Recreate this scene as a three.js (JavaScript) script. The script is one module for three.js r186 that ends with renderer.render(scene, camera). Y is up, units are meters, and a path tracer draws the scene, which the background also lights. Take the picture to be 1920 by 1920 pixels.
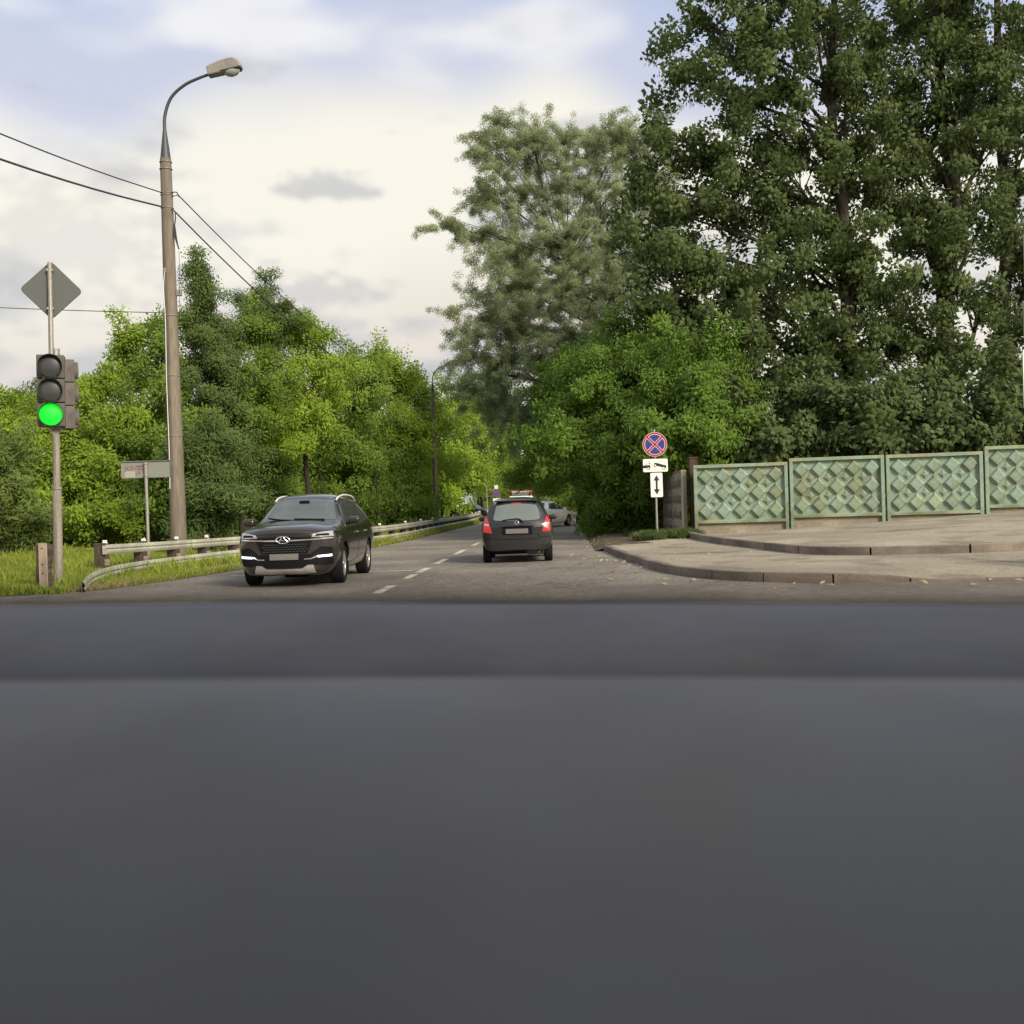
import * as THREE from 'three';
import { mergeGeometries, mergeVertices, toCreasedNormals } from 'three/addons/utils/BufferGeometryUtils.js';
import { RoundedBoxGeometry } from 'three/addons/geometries/RoundedBoxGeometry.js';
import { FontLoader } from 'three/addons/loaders/FontLoader.js';
import { TextGeometry } from 'three/addons/geometries/TextGeometry.js';
import { Brush, Evaluator, SUBTRACTION } from 'three-bvh-csg';

// ---------------------------------------------------------------- camera, sky, sun, exposure
const scene = new THREE.Scene();
const rad = Math.PI / 180;
const camera = new THREE.PerspectiveCamera(51.0, 1, 0.03, 2500);
camera.position.set(0, 1.4, 0);
camera.rotation.order = 'YXZ';
camera.rotation.set(-0.48 * rad, 2.7 * rad, -1.8 * rad);
camera.focus = 26;
camera.userData.fStop = 9.5;

const EXPOSURE = 2.05;
const renderer = new THREE.WebGLRenderer();
renderer.toneMapping = THREE.LinearToneMapping;
renderer.toneMappingExposure = EXPOSURE;
renderer.shadowMap.enabled = true;

function hash(x, y, s) {
  let h = (x * 374761393 + y * 668265263 + s * 1274126177) | 0;
  h = Math.imul(h ^ (h >>> 13), 1274126177);
  h = Math.imul(h ^ (h >>> 15), 2246822519);
  return ((h ^ (h >>> 16)) >>> 0) / 4294967296;
}
function vnoise(x, y, s = 0, per = 0) {
  const ix = Math.floor(x), iy = Math.floor(y), fx = x - ix, fy = y - iy;
  const u = fx * fx * (3 - 2 * fx), v = fy * fy * (3 - 2 * fy);
  const m = (a) => per ? ((a % per) + per) % per : a;
  const a = hash(m(ix), m(iy), s), b = hash(m(ix + 1), m(iy), s), c = hash(m(ix), m(iy + 1), s), d = hash(m(ix + 1), m(iy + 1), s);
  return a + (b - a) * u + (c - a) * v + (a - b - c + d) * u * v;
}
function fbm(x, y, o = 5, s = 0, per = 0) {
  let r = 0, a = 0.5, n = 0;
  for (let i = 0; i < o; i++) { r += a * vnoise(x, y, s + i * 17, per); n += a; a *= 0.5; x *= 2; y *= 2; if (per) per *= 2; }
  return r / n;
}
function RNG(seed) { let a = seed >>> 0; return () => { a = (a + 0x6D2B79F5) | 0; let t = Math.imul(a ^ (a >>> 15), 1 | a); t = (t + Math.imul(t ^ (t >>> 7), 61 | t)) ^ t; return ((t ^ (t >>> 14)) >>> 0) / 4294967296; }; }
const lin = (c) => { c /= 255; return c <= 0.04045 ? c / 12.92 : ((c + 0.055) / 1.055) ** 2.4; };
const sstep = (a, b, x) => { const t = Math.min(1, Math.max(0, (x - a) / (b - a))); return t * t * (3 - 2 * t); };

{ // a hazy sky: pale blue high up, bright cream veil in the middle, soft grey cloud banks low down
  const Wd = 2048, Hd = 1024, data = new Float32Array(Wd * Hd * 4);
  const blue = [182, 202, 237].map(lin), lav = [208, 214, 234].map(lin), cream = [254, 250, 238].map(lin), low = [238, 230, 220].map(lin), grey = [198, 200, 207].map(lin), white = [253, 252, 252].map(lin);
  for (let r = 0; r < Hd; r++) {
    const el = ((r + 0.5) / Hd - 0.5) * 180;
    for (let c = 0; c < Wd; c++) {
      const az = ((c + 0.5) / Wd) * Math.PI * 2 - Math.PI;
      const x = Math.cos(az), z = Math.sin(az);
      const i = (r * Wd + c) * 4;
      // noise on a cylinder round the viewer, stretched sideways as cloud decks are
      const u = az / (2 * Math.PI) * 24, per = 24;
      const warp = (fbm(u, el * 0.09, 3, 91, per) - 0.5) * 9;
      const e = el + warp;
      const t1 = sstep(6, 13, e), t2 = sstep(16.5, 20.5, e), t3 = sstep(21, 27, e);
      const veil = fbm(u * 1.0, el * 0.17 + 7, 5, 11, per);
      const puff = fbm(u * 2, el * 0.42, 6, 37, per * 2);
      const k = [0, 0, 0], azd = az * 180 / Math.PI; let small = 0; // three small grey clouds that stand before the bright veil
      for (const [a0, e0, w, h, o] of [[-101.3, 16.4, 2.3, 0.7, 0.65], [-103.4, 11.2, 3.6, 1.2, 0.5], [-115, 13.2, 6, 2.6, 0.3]]) { const q = Math.hypot((azd - a0) / w, (el - e0) / h); if (q < 1.6) small = Math.max(small, o * sstep(0.45, -0.55, q - 1 + (fbm(azd * 0.9 + a0, el * 1.8, 5, 63) - 0.5) * 2.2)); }
      for (let q = 0; q < 3; q++) {
        let v = low[q] + (cream[q] - low[q]) * t1;
        v += (lav[q] - v) * t2; v += (blue[q] - v) * t3 * 0.9; v += (white[q] * 0.82 - v) * 0.75 * sstep(32, 55, el);
        v += (grey[q] - v) * sstep(0.46, 0.6, puff) * 0.62 * (1 - sstep(11, 17, e));
        v += (grey[q] * 0.96 - v) * sstep(0.56, 0.74, puff) * 0.6;
        v += (white[q] - v) * sstep(0.52, 0.72, veil) * 0.8 * sstep(14, 20, el);
        v += (grey[q] * 0.9 - v) * small; k[q] = v;
      }
      data[i] = k[0]; data[i + 1] = k[1]; data[i + 2] = k[2]; data[i + 3] = 1;
    }
  }
  const sky = new THREE.DataTexture(data, Wd, Hd, THREE.RGBAFormat, THREE.FloatType);
  sky.mapping = THREE.EquirectangularReflectionMapping; sky.magFilter = THREE.LinearFilter; sky.needsUpdate = true;
  scene.background = sky; scene.environment = sky;
  scene.backgroundIntensity = scene.environmentIntensity = 0.97 / EXPOSURE;
}
const sun = new THREE.DirectionalLight(new THREE.Color(1.0, 0.88, 0.71), 2.4);
sun.position.set(66, 58, 44); sun.target.position.set(0, 0, -30);
sun.castShadow = true; sun.shadow.radius = 34;
sun.shadow.mapSize.set(4096, 4096);
Object.assign(sun.shadow.camera, { left: -80, right: 80, top: 80, bottom: -80, near: 1, far: 320 });
scene.add(sun, sun.target);

// ---------------------------------------------------------------- helpers
const names = new Map();
function numbered(n) { const k = names.get(n) ?? 0; names.set(n, k + 1); return k ? `${n}_${String(k).padStart(3, '0')}` : n; }
const W = (X, h, d) => new THREE.Vector3(X, h, -d);
function mesh(name, geo, mat, parent) { const m = new THREE.Mesh(geo, mat); m.name = parent === scene ? numbered(name) : name; m.castShadow = m.receiveShadow = true; parent.add(m); return m; }
function thing(name, label, category, pos = [0, 0, 0], turn = 0, group) {
  const g = new THREE.Group(); g.name = numbered(name); g.position.set(...pos); g.rotation.y = turn;
  g.userData = { label, category }; if (group) g.userData.group = group; scene.add(g); return g;
}
function tag(o, label, category, group, kind) { Object.assign(o.userData, { label, category }); if (group) o.userData.group = group; if (kind) o.userData.kind = kind; return o; }
function structure(name, geo, mat, label, category, parent = scene) { const m = mesh(name, geo, mat, parent); m.userData = parent === scene ? { kind: 'structure', label, category } : {}; return m; }
function merge(list) { return mergeGeometries(list.map((g) => { const q = g.index ? g.toNonIndexed() : g; for (const k of Object.keys(q.attributes)) if (!['position', 'normal', 'uv'].includes(k)) q.deleteAttribute(k); if (!q.attributes.uv) q.setAttribute('uv', new THREE.BufferAttribute(new Float32Array(q.attributes.position.count * 2), 2)); return q; })); }
const box = (w, h, d, x = 0, y = 0, z = 0, r = 0) => { const g = r ? new RoundedBoxGeometry(w, h, d, 2, r) : new THREE.BoxGeometry(w, h, d); g.translate(x, y, z); return g; };
const cyl = (r0, r1, h, x = 0, y = 0, z = 0, n = 16) => new THREE.CylinderGeometry(r0, r1, h, n).translate(x, y, z);
function tube(pts, r0, r1 = r0, n = 6, seg = 0) { // tapered round limb through the points
  const curve = pts.length > 2 ? new THREE.CatmullRomCurve3(pts) : new THREE.LineCurve3(pts[0], pts[1]);
  const S = seg || Math.max(2, (pts.length - 1) * 3);
  const pos = [], nor = [], uv = [], idx = [];
  let up = new THREE.Vector3(0.3, 0.1, 0.9).normalize();
  let len = 0, prev = null;
  for (let i = 0; i <= S; i++) {
    const t = i / S, p = curve.getPoint(t), tan = curve.getTangent(t).normalize();
    if (prev) len += p.distanceTo(prev); prev = p;
    const a = new THREE.Vector3().crossVectors(tan, up).normalize(), b = new THREE.Vector3().crossVectors(a, tan).normalize();
    up = b.clone().negate(); up = new THREE.Vector3().crossVectors(tan, a).negate().normalize();
    const r = r0 + (r1 - r0) * t;
    for (let j = 0; j <= n; j++) {
      const w = j / n * Math.PI * 2, nx = a.x * Math.cos(w) + b.x * Math.sin(w), ny = a.y * Math.cos(w) + b.y * Math.sin(w), nz = a.z * Math.cos(w) + b.z * Math.sin(w);
      pos.push(p.x + nx * r, p.y + ny * r, p.z + nz * r); nor.push(nx, ny, nz); uv.push(j / n * 6.28 * r0, len);
    }
  }
  for (let i = 0; i < S; i++) for (let j = 0; j < n; j++) { const a = i * (n + 1) + j, b = a + n + 1; idx.push(a, b, a + 1, b, b + 1, a + 1); }
  const g = new THREE.BufferGeometry();
  g.setAttribute('position', new THREE.Float32BufferAttribute(pos, 3)); g.setAttribute('normal', new THREE.Float32BufferAttribute(nor, 3)); g.setAttribute('uv', new THREE.Float32BufferAttribute(uv, 2)); g.setIndex(idx);
  return g;
}
function grid(nu, nv, f, uvf) { // a sheet: f(u, v) -> Vector3
  const pos = [], uv = [], idx = [];
  for (let j = 0; j <= nv; j++) for (let i = 0; i <= nu; i++) { const p = f(i / nu, j / nv); pos.push(p.x, p.y, p.z); const q = uvf ? uvf(p, i / nu, j / nv) : [p.x, p.z]; uv.push(q[0], q[1]); }
  for (let j = 0; j < nv; j++) for (let i = 0; i < nu; i++) { const a = j * (nu + 1) + i, b = a + nu + 1; idx.push(a, a + 1, b, b, a + 1, b + 1); }
  const g = new THREE.BufferGeometry();
  g.setAttribute('position', new THREE.Float32BufferAttribute(pos, 3)); g.setAttribute('uv', new THREE.Float32BufferAttribute(uv, 2)); g.setIndex(idx); g.computeVertexNormals();
  return g;
}
function polyAt(pts, t) { // point at share t of a polyline's length; points are arrays
  if (!pts.L) { pts.L = [0]; for (let i = 1; i < pts.length; i++) pts.L.push(pts.L[i - 1] + Math.hypot(pts[i][0] - pts[i - 1][0], pts[i][1] - pts[i - 1][1])); }
  const s = t * pts.L[pts.length - 1]; let i = 1; while (i < pts.length - 1 && pts.L[i] < s) i++;
  const k = (s - pts.L[i - 1]) / (pts.L[i] - pts.L[i - 1] || 1);
  return pts[i].map((v, q) => pts[i - 1][q] + (v - pts[i - 1][q]) * k);
}
function smoothLine(pts, n) { const c = new THREE.CatmullRomCurve3(pts.map((p) => new THREE.Vector3(p[0], p[2] ?? 0, p[1])), false, 'centripetal'); return c.getSpacedPoints(n).map((p) => [p.x, p.z, p.y]); }

// ---------------------------------------------------------------- textures (grain and patches of the matter itself)
function dataTex(n, f, rep, srgb = true, m = n) {
  const d = new Uint8Array(n * m * 4);
  for (let y = 0; y < m; y++) for (let x = 0; x < n; x++) { const c = f(x / n, y / m), i = (y * n + x) * 4; for (let k = 0; k < 3; k++) d[i + k] = Math.max(0, Math.min(255, Math.round((Array.isArray(c) ? c[k] : c) * 255))); d[i + 3] = 255; }
  const t = new THREE.DataTexture(d, n, m); t.wrapS = t.wrapT = THREE.RepeatWrapping; t.magFilter = THREE.LinearFilter; t.minFilter = THREE.LinearMipmapLinearFilter; t.generateMipmaps = true; if (srgb) t.colorSpace = THREE.SRGBColorSpace;
  t.repeat.set(rep, rep); t.needsUpdate = true; return t;
}
const canvasTex = (w, h, draw) => { const c = document.createElement('canvas'); c.width = w; c.height = h; draw(c.getContext('2d'), w, h); const t = new THREE.CanvasTexture(c); t.colorSpace = THREE.SRGBColorSpace; return t; };
const std = (o) => new THREE.MeshStandardMaterial(o);
const rgb = (r, g, b) => new THREE.Color().setRGB(r, g, b);
const asphaltMap = dataTex(1024, (u, v) => { const c = fbm(u * 6, v * 6, 5, 3, 6), f = fbm(u * 128, v * 128, 3, 9, 128), cr = Math.abs(fbm(u * 5, v * 5, 5, 71, 5) - 0.5); const k = 0.62 + 0.34 * c + 0.3 * (f - 0.5) - (cr < 0.006 ? 0.13 : 0); return [k, k * 0.985, k * 0.96]; }, 1 / 9);
const sandMap = dataTex(1024, (u, v) => { const c = fbm(u * 5, v * 5, 6, 21, 5), f = fbm(u * 160, v * 160, 2, 5, 160), st = sstep(0.56, 0.7, fbm(u * 9, v * 9, 5, 55, 9)); const k = 0.72 + 0.3 * c + 0.2 * (f - 0.5) - 0.13 * st; return [k, k * 0.985, k * 0.95]; }, 1 / 8);
const concreteMap = dataTex(512, (u, v) => { const c = fbm(u * 4, v * 4, 6, 31, 4), f = fbm(u * 90, v * 90, 2, 15, 90); const k = 0.6 + 0.45 * c + 0.2 * (f - 0.5); return [k, k * 0.98, k * 0.95]; }, 1 / 2.2);
const earthMap = dataTex(512, (u, v) => { const c = fbm(u * 8, v * 8, 6, 41, 8), f = fbm(u * 70, v * 70, 3, 8, 70); const k = 0.45 + 0.5 * c + 0.3 * (f - 0.5); return [k, k * (0.95 + 0.1 * c), k * 0.9]; }, 1 / 4);
const paintMap = dataTex(512, (u, v) => { // old paint on cast concrete: chips and grime patches
  const c = fbm(u * 3, v * 3, 6, 61, 3), f = fbm(u * 60, v * 60, 3, 25, 60), chip = sstep(0.6, 0.66, fbm(u * 7, v * 7, 6, 77, 7)), grime = sstep(0.46, 0.66, fbm(u * 4, v * 4, 5, 99, 4));
  const k = 0.8 + 0.22 * c + 0.16 * (f - 0.5); const p = [0.92 * k, 1.0 * k, 0.93 * k], g = [0.72 * k, 0.7 * k, 0.54 * k], b = [0.98 * k, 0.93 * k, 0.82 * k];
  return p.map((x, i) => { let y = x + (g[i] - x) * grime * 0.6; return y + (b[i] - y) * chip * 0.7; });
}, 1 / 3);
const barkMap = dataTex(512, (u, v) => { const c = fbm(u * 24, v * 5, 5, 13, 0), f = fbm(u * 8, v * 8, 4, 14, 8); const k = 0.4 + 0.6 * c * (0.6 + 0.6 * f); return [k, k * 0.96, k * 0.9]; }, 1);
const grainMap = dataTex(256, (u, v) => 0.5 + 0.5 * (fbm(u * 64, v * 64, 3, 2, 64) - 0.5), 12, false);

const mottle = dataTex(256, (u, v) => { const c = fbm(u * 7, v * 7, 4, 83, 7), q = fbm(u * 5, v * 5, 3, 29, 5); return [0.9 + 0.14 * c + 0.05 * (q - 0.5), 0.9 + 0.14 * c, 0.9 + 0.14 * c + 0.09 * (0.5 - q)]; }, 1);
const M = {
  asphalt: std({ map: asphaltMap, bumpMap: asphaltMap, bumpScale: 0.006, color: rgb(0.34, 0.31, 0.27), roughness: 0.92 }),
  sidewalk: std({ map: sandMap, bumpMap: sandMap, bumpScale: 0.008, color: rgb(0.4, 0.36, 0.285), roughness: 0.95 }),
  earth: std({ map: earthMap, bumpMap: earthMap, bumpScale: 0.03, color: rgb(0.17, 0.125, 0.085), roughness: 1 }),
  turf: std({ map: earthMap, bumpMap: earthMap, bumpScale: 0.03, color: rgb(0.12, 0.15, 0.045), roughness: 1 }),
  kerb: std({ map: concreteMap, bumpMap: concreteMap, bumpScale: 0.006, color: rgb(0.3, 0.26, 0.215), roughness: 0.9 }),
  marking: std({ map: sandMap, color: rgb(0.66, 0.62, 0.53), roughness: 0.8 }),
  fence: std({ map: paintMap, bumpMap: concreteMap, bumpScale: 0.008, color: rgb(0.35, 0.39, 0.345), roughness: 0.85 }),
  fenceStained: std({ map: paintMap, bumpMap: concreteMap, bumpScale: 0.012, color: rgb(0.33, 0.345, 0.27), roughness: 0.9 }),
  fencePeeled: std({ map: paintMap, bumpMap: concreteMap, bumpScale: 0.012, color: rgb(0.42, 0.43, 0.35), roughness: 0.9 }),
  fenceRail: std({ map: paintMap, bumpMap: concreteMap, bumpScale: 0.008, color: rgb(0.38, 0.4, 0.32), roughness: 0.9 }),
  bareConcrete: std({ map: concreteMap, bumpMap: concreteMap, bumpScale: 0.01, color: rgb(0.42, 0.38, 0.3), roughness: 0.95 }),
  greyConcrete: std({ map: concreteMap, bumpMap: concreteMap, bumpScale: 0.01, color: rgb(0.3, 0.29, 0.24), roughness: 0.95 }),
  pole: std({ map: concreteMap, bumpMap: concreteMap, bumpScale: 0.006, color: rgb(0.28, 0.245, 0.2), roughness: 0.9 }),
  galv: std({ map: concreteMap, color: rgb(0.5, 0.5, 0.46), roughness: 0.45, metalness: 0.35 }),
  rail: std({ map: concreteMap, color: rgb(0.6, 0.62, 0.53), roughness: 0.6 }),
  darkSteel: std({ color: rgb(0.075, 0.08, 0.085), roughness: 0.55, metalness: 0.4 }),
  postWood: std({ map: barkMap, color: rgb(0.16, 0.13, 0.105), roughness: 0.95 }),
  postFace: std({ map: concreteMap, bumpMap: concreteMap, bumpScale: 0.004, color: rgb(0.5, 0.42, 0.33), roughness: 0.85 }),
  white: std({ color: rgb(0.75, 0.75, 0.7), roughness: 0.5 }),
  signBack: std({ map: concreteMap, color: rgb(0.25, 0.27, 0.25), roughness: 0.55, metalness: 0.2 }),
  signalPole: std({ map: concreteMap, color: rgb(0.36, 0.335, 0.28), roughness: 0.75 }),
  diamondBack: std({ color: rgb(0.075, 0.086, 0.078), roughness: 0.6 }),
  signal: std({ map: concreteMap, color: rgb(0.15, 0.145, 0.135), roughness: 0.7 }),
  signalSide: std({ map: concreteMap, color: rgb(0.19, 0.175, 0.155), roughness: 0.75 }),
  lensDark: new THREE.MeshPhysicalMaterial({ color: rgb(0.035, 0.035, 0.035), roughness: 0.3, clearcoat: 0.6 }),
  black: new THREE.MeshPhysicalMaterial({ color: rgb(0.006, 0.006, 0.0065), roughness: 0.7, specularIntensity: 0.25 }),
  rubber: new THREE.MeshPhysicalMaterial({ color: rgb(0.012, 0.012, 0.0125), roughness: 0.85, specularIntensity: 0.3 }),
  alloy: std({ color: rgb(0.5, 0.5, 0.5), roughness: 0.35, metalness: 0.8 }),
  chrome: std({ color: rgb(0.8, 0.8, 0.8), roughness: 0.15, metalness: 1 }),
  silver: std({ color: rgb(0.4, 0.39, 0.375), roughness: 0.35, metalness: 0.7 }),
  glass: new THREE.MeshPhysicalMaterial({ color: rgb(0.045, 0.055, 0.052), roughness: 0.05, ior: 1.75, specularIntensity: 1 }),
  rearGlass: new THREE.MeshPhysicalMaterial({ color: rgb(0.13, 0.155, 0.145), roughness: 0.08, ior: 1.7 }),
  screenGlass: new THREE.MeshPhysicalMaterial({ color: rgb(0.05, 0.066, 0.062), roughness: 0.06, ior: 2.1 }),
  lampGlass: new THREE.MeshPhysicalMaterial({ color: rgb(0.42, 0.42, 0.41), roughness: 0.12, clearcoat: 1, metalness: 0.3 }),
  redLamp: new THREE.MeshPhysicalMaterial({ color: rgb(0.45, 0.025, 0.02), roughness: 0.3, clearcoat: 0.25, clearcoatRoughness: 0.2 }),
  plate: std({ color: rgb(0.14, 0.135, 0.12), roughness: 0.6 }),
  bronzePaint: new THREE.MeshPhysicalMaterial({ color: rgb(0.03, 0.0225, 0.018), roughness: 0.3, metalness: 0.5, clearcoat: 1, clearcoatRoughness: 0.04 }),
  blackPaint: new THREE.MeshPhysicalMaterial({ color: rgb(0.009, 0.0085, 0.01), roughness: 0.4, metalness: 0.3, clearcoat: 1, clearcoatRoughness: 0.05 }),
  whitePaint: new THREE.MeshPhysicalMaterial({ color: rgb(0.8, 0.79, 0.76), roughness: 0.4, clearcoat: 1, clearcoatRoughness: 0.05 }),
  redPaint: new THREE.MeshPhysicalMaterial({ color: rgb(0.2, 0.02, 0.018), roughness: 0.45, clearcoat: 0.6 }),
  bark: std({ map: barkMap, bumpMap: barkMap, bumpScale: 0.02, color: rgb(0.085, 0.072, 0.06), roughness: 1 }),
  willowBark: std({ map: barkMap, bumpMap: barkMap, bumpScale: 0.02, color: rgb(0.13, 0.11, 0.085), roughness: 1 }),
  birchBark: std({ map: barkMap, color: rgb(0.55, 0.53, 0.48), roughness: 0.9 }),
  wire: std({ color: rgb(0.04, 0.04, 0.042), roughness: 0.8 }),
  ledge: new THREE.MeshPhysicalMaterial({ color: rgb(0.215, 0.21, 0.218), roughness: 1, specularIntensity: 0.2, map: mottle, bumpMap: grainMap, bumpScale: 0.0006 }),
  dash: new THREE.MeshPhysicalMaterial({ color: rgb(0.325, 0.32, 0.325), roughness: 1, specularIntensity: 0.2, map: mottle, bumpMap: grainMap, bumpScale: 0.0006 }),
  headliner: std({ color: rgb(0.2, 0.2, 0.2), roughness: 1 }),
  rust: std({ map: earthMap, color: rgb(0.15, 0.09, 0.07), roughness: 0.9 }),
};
const leafMat = (r, g, b, t = 0.45) => new THREE.MeshPhysicalMaterial({ color: rgb(r, g, b), roughness: 0.85, transmission: t, thickness: 0, specularIntensity: 0.4, side: THREE.DoubleSide });
const L = {
  bright: leafMat(0.28, 0.4, 0.038), mid: leafMat(0.18, 0.285, 0.036), maple: leafMat(0.108, 0.155, 0.046, 0.45), birch: leafMat(0.14, 0.21, 0.055),
  willow: leafMat(0.33, 0.395, 0.215), bush: leafMat(0.15, 0.26, 0.03), grass: leafMat(0.25, 0.33, 0.05, 0.4), dry: leafMat(0.36, 0.32, 0.18, 0.3), fallen: leafMat(0.55, 0.48, 0.28, 0.2),
};

// ---------------------------------------------------------------- ground, road, pavements
structure('ground', grid(40, 40, (u, v) => { const x = (u - 0.5), z = (v - 0.5); return new THREE.Vector3(x * Math.abs(x) * 4 * 900, -0.06, z * Math.abs(z) * 4 * 900 - 40); }), M.earth, 'brown bare earth under the trees on both sides', 'ground');

const leftEdge = [[-60, 18.6], [-20, 18.8], [-11, 18.9], [-9.1, 19.2], [-8.42, 21.2], [-7.88, 24.5], [-7.3, 30], [-6.5, 38], [-6.2, 50], [-6.2, 84], [-7.6, 104], [-12, 128], [-22, 160]];
const rightEdge = [[60, 15.6], [12, 16.25], [8, 16.5], [4.9, 16.75], [3.9, 16.95], [2.7, 18.0], [1.95, 20], [1.5, 24.3], [1.1, 29.5], [1.0, 40], [0.95, 84], [0, 104], [-4, 128], [-13, 162]];
{
  const s = new THREE.Shape(); const Lr = smoothLine(leftEdge, 90), Rr = smoothLine(rightEdge, 90);
  s.moveTo(-60, -30); for (const p of Lr) s.lineTo(p[0], p[1]); for (const p of Rr.slice().reverse()) s.lineTo(p[0], p[1]); s.lineTo(60, -30); s.closePath();
  const g = new THREE.ShapeGeometry(s, 1); const P = g.attributes.position; for (let i = 0; i < P.count; i++) P.setXYZ(i, P.getX(i), 0, -P.getY(i)); g.computeVertexNormals();
  structure('road', g, M.asphalt, 'grey brown asphalt road and junction running away between the trees', 'road');
}
function marking(pts, label) { // painted quad just above the road
  const s = new THREE.Shape(pts.map((p) => new THREE.Vector2(p[0], p[1]))); const g = new THREE.ShapeGeometry(s); const P = g.attributes.position; for (let i = 0; i < P.count; i++) P.setXYZ(i, P.getX(i), 0.005, -P.getY(i)); g.computeVertexNormals();
  return structure('road_marking', g, M.marking, label, 'road marking');
}
const dashes = [[17.3, 18.9], [20.6, 21.9], [22.3, 24.0], [25.6, 27.8], [30, 33], [36, 39], [42, 45], [48, 51], [54, 57]];
const ord = ['first', 'second', 'third', 'fourth', 'fifth', 'sixth', 'seventh', 'eighth', 'ninth', 'tenth', 'eleventh', 'twelfth', 'thirteenth', 'fourteenth', 'fifteenth', 'sixteenth'];
dashes.forEach(([a, b], i) => marking([[-3.14, a], [-2.98, a], [-2.98, b], [-3.14, b]], `${ord[i]} white centre line dash counted from the dashboard`));
marking([[-7.3, 23.05], [-3.3, 23.05], [-3.3, 23.3], [-7.3, 23.3]], 'thin white stop line across the left lane under the oncoming car');

// right: lower pavement, upper pavement, both with kerbs
const lowLine = smoothLine([[1.1, 29.6, 0.14], [1.5, 24.3, 0.14], [1.95, 20, 0.15], [2.7, 18.0, 0.15], [3.9, 16.95, 0.15], [4.9, 16.75, 0.1], [5.7, 16.68, 0.025], [8, 16.5, 0.025], [12, 16.25, 0.03], [26, 15.9, 0.06]], 120);
const upLine = smoothLine([[3.5, 31.2, 0.26], [3.75, 29.6, 0.2], [4.3, 25.5, 0.18], [5.2, 21.6, 0.17], [7, 20.6, 0.19], [8.8, 20.5, 0.21], [12, 20.8, 0.27], [26, 22, 0.5]], 120);
const fenceLine = [[4.0, 33.0, 0.2], [6.8, 32.5, 0.37], [9.55, 32.05, 0.53], [12.3, 31.6, 0.67], [27, 29.2, 1.3]];
structure('lower_pavement', grid(120, 10, (u, v) => { const a = polyAt(lowLine, u), b = polyAt(upLine, u); const k = v; const h = a[2] + (b[2] - a[2]) * k; return W(a[0] + (b[0] - a[0]) * k, h + 0.012 * (vnoise(u * 40, v * 6, 5) - 0.5) * (v > 0 && v < 1 ? 1 : 0), a[1] + (b[1] - a[1]) * k); }, (p) => [p.x, p.z]), M.sidewalk, 'sandy beige pavement between the two kerbs on the right', 'pavement');
structure('upper_pavement', grid(90, 12, (u, v) => { const a = polyAt(upLine, u), b = polyAt(fenceLine, u); const h = a[2] + 0.15 + (b[2] - a[2] - 0.15) * v; return W(a[0] + (b[0] - a[0]) * v, h + 0.02 * (vnoise(u * 30, v * 5, 8) - 0.5), a[1] + (b[1] - a[1]) * v * 1.01); }, (p) => [p.x + 3, p.z + 2]), M.sidewalk, 'sandy beige raised pavement rising to the green fence', 'pavement');
structure('dirt_verge', grid(20, 30, (u, v) => { const d = 29.6 + v * 70, x0 = 0.8, x1 = 3.2 + v * 4; return W(x0 + (x1 - x0) * u, -0.02 + 0.05 * Math.min(1, u * 7) + 0.14 * Math.sin(u * 3.1) * (1 - v * 0.6) + 0.1 * vnoise(u * 8, v * 40, 4) * u, d); }, (p) => [p.x, p.z]), M.earth, 'brown dirt strip along the right edge of the road', 'ground');
structure('sign_mound', grid(14, 10, (u, v) => { const k = Math.sin(u * Math.PI) * Math.sin(v * Math.PI); return W(2.0 + u * 2.1, 0.14 + 0.14 * Math.min(1, k * 1.4), 30.5 + v * 2.6); }, (p) => [p.x, p.z]), M.earth, 'small grassy mound at the foot of the towing sign', 'ground');

function kerbRun(name, line, u0, u1, n, topOf, botOf, label, skip) {
  const g = thing(name, label, 'kerb'); g.userData.kind = 'structure';
  for (let i = 0; i < n; i++) {
    const a = u0 + (u1 - u0) * (i + 0.012) / n, b = u0 + (u1 - u0) * (i + 0.988) / n;
    if (skip && skip(i)) continue;
    const jit = (hash(i, 3, 7) - 0.5) * 0.012, seg = 4, pos = [], idx = [], uv = [];
    for (let s = 0; s <= seg; s++) {
      const t = a + (b - a) * s / seg, p = polyAt(line, t), q = polyAt(line, Math.min(1, t + 0.004)), q0 = polyAt(line, Math.max(0, t - 0.004));
      let tx = q[0] - q0[0], td = q[1] - q0[1]; const l = Math.hypot(tx, td); tx /= l; td /= l; const nx = td, nd = -tx; // towards the pavement is the other way
      const top = topOf(p, t) + jit, bot = botOf(p, t);
      // cross-section: road foot, road arris, chamfer, back top, back foot
      for (const [o, h] of [[-0.012, bot], [-0.004, top - 0.018], [0.014, top], [0.15, top - 0.002], [0.15, bot]]) { pos.push(p[0] - nx * o * SIDE, h, -(p[1] - nd * o * SIDE)); uv.push(t * 30 + o, h * 2 + o); }
    }
    for (let s = 0; s < seg; s++) for (let k = 0; k < 4; k++) { const A = s * 5 + k, B = A + 5; idx.push(A, B, A + 1, B, B + 1, A + 1); }
    idx.push(0, 1, 2, 0, 2, 3, 0, 3, 4); const e = seg * 5; idx.push(e, e + 2, e + 1, e, e + 3, e + 2, e, e + 4, e + 3);
    let q = new THREE.BufferGeometry(); q.setAttribute('position', new THREE.Float32BufferAttribute(pos, 3)); q.setAttribute('uv', new THREE.Float32BufferAttribute(uv, 2)); q.setIndex(idx); q = toCreasedNormals(q, 0.5);
    mesh('kerb_stone', q, M.kerb, g);
  }
  return g;
}
let SIDE = 1;
kerbRun('kerb', lowLine, 0, 0.545, 17, (p) => Math.max(0.03, p[2] + 0.012), () => -0.05, 'low grey kerb curving round the corner at the road edge');
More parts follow.
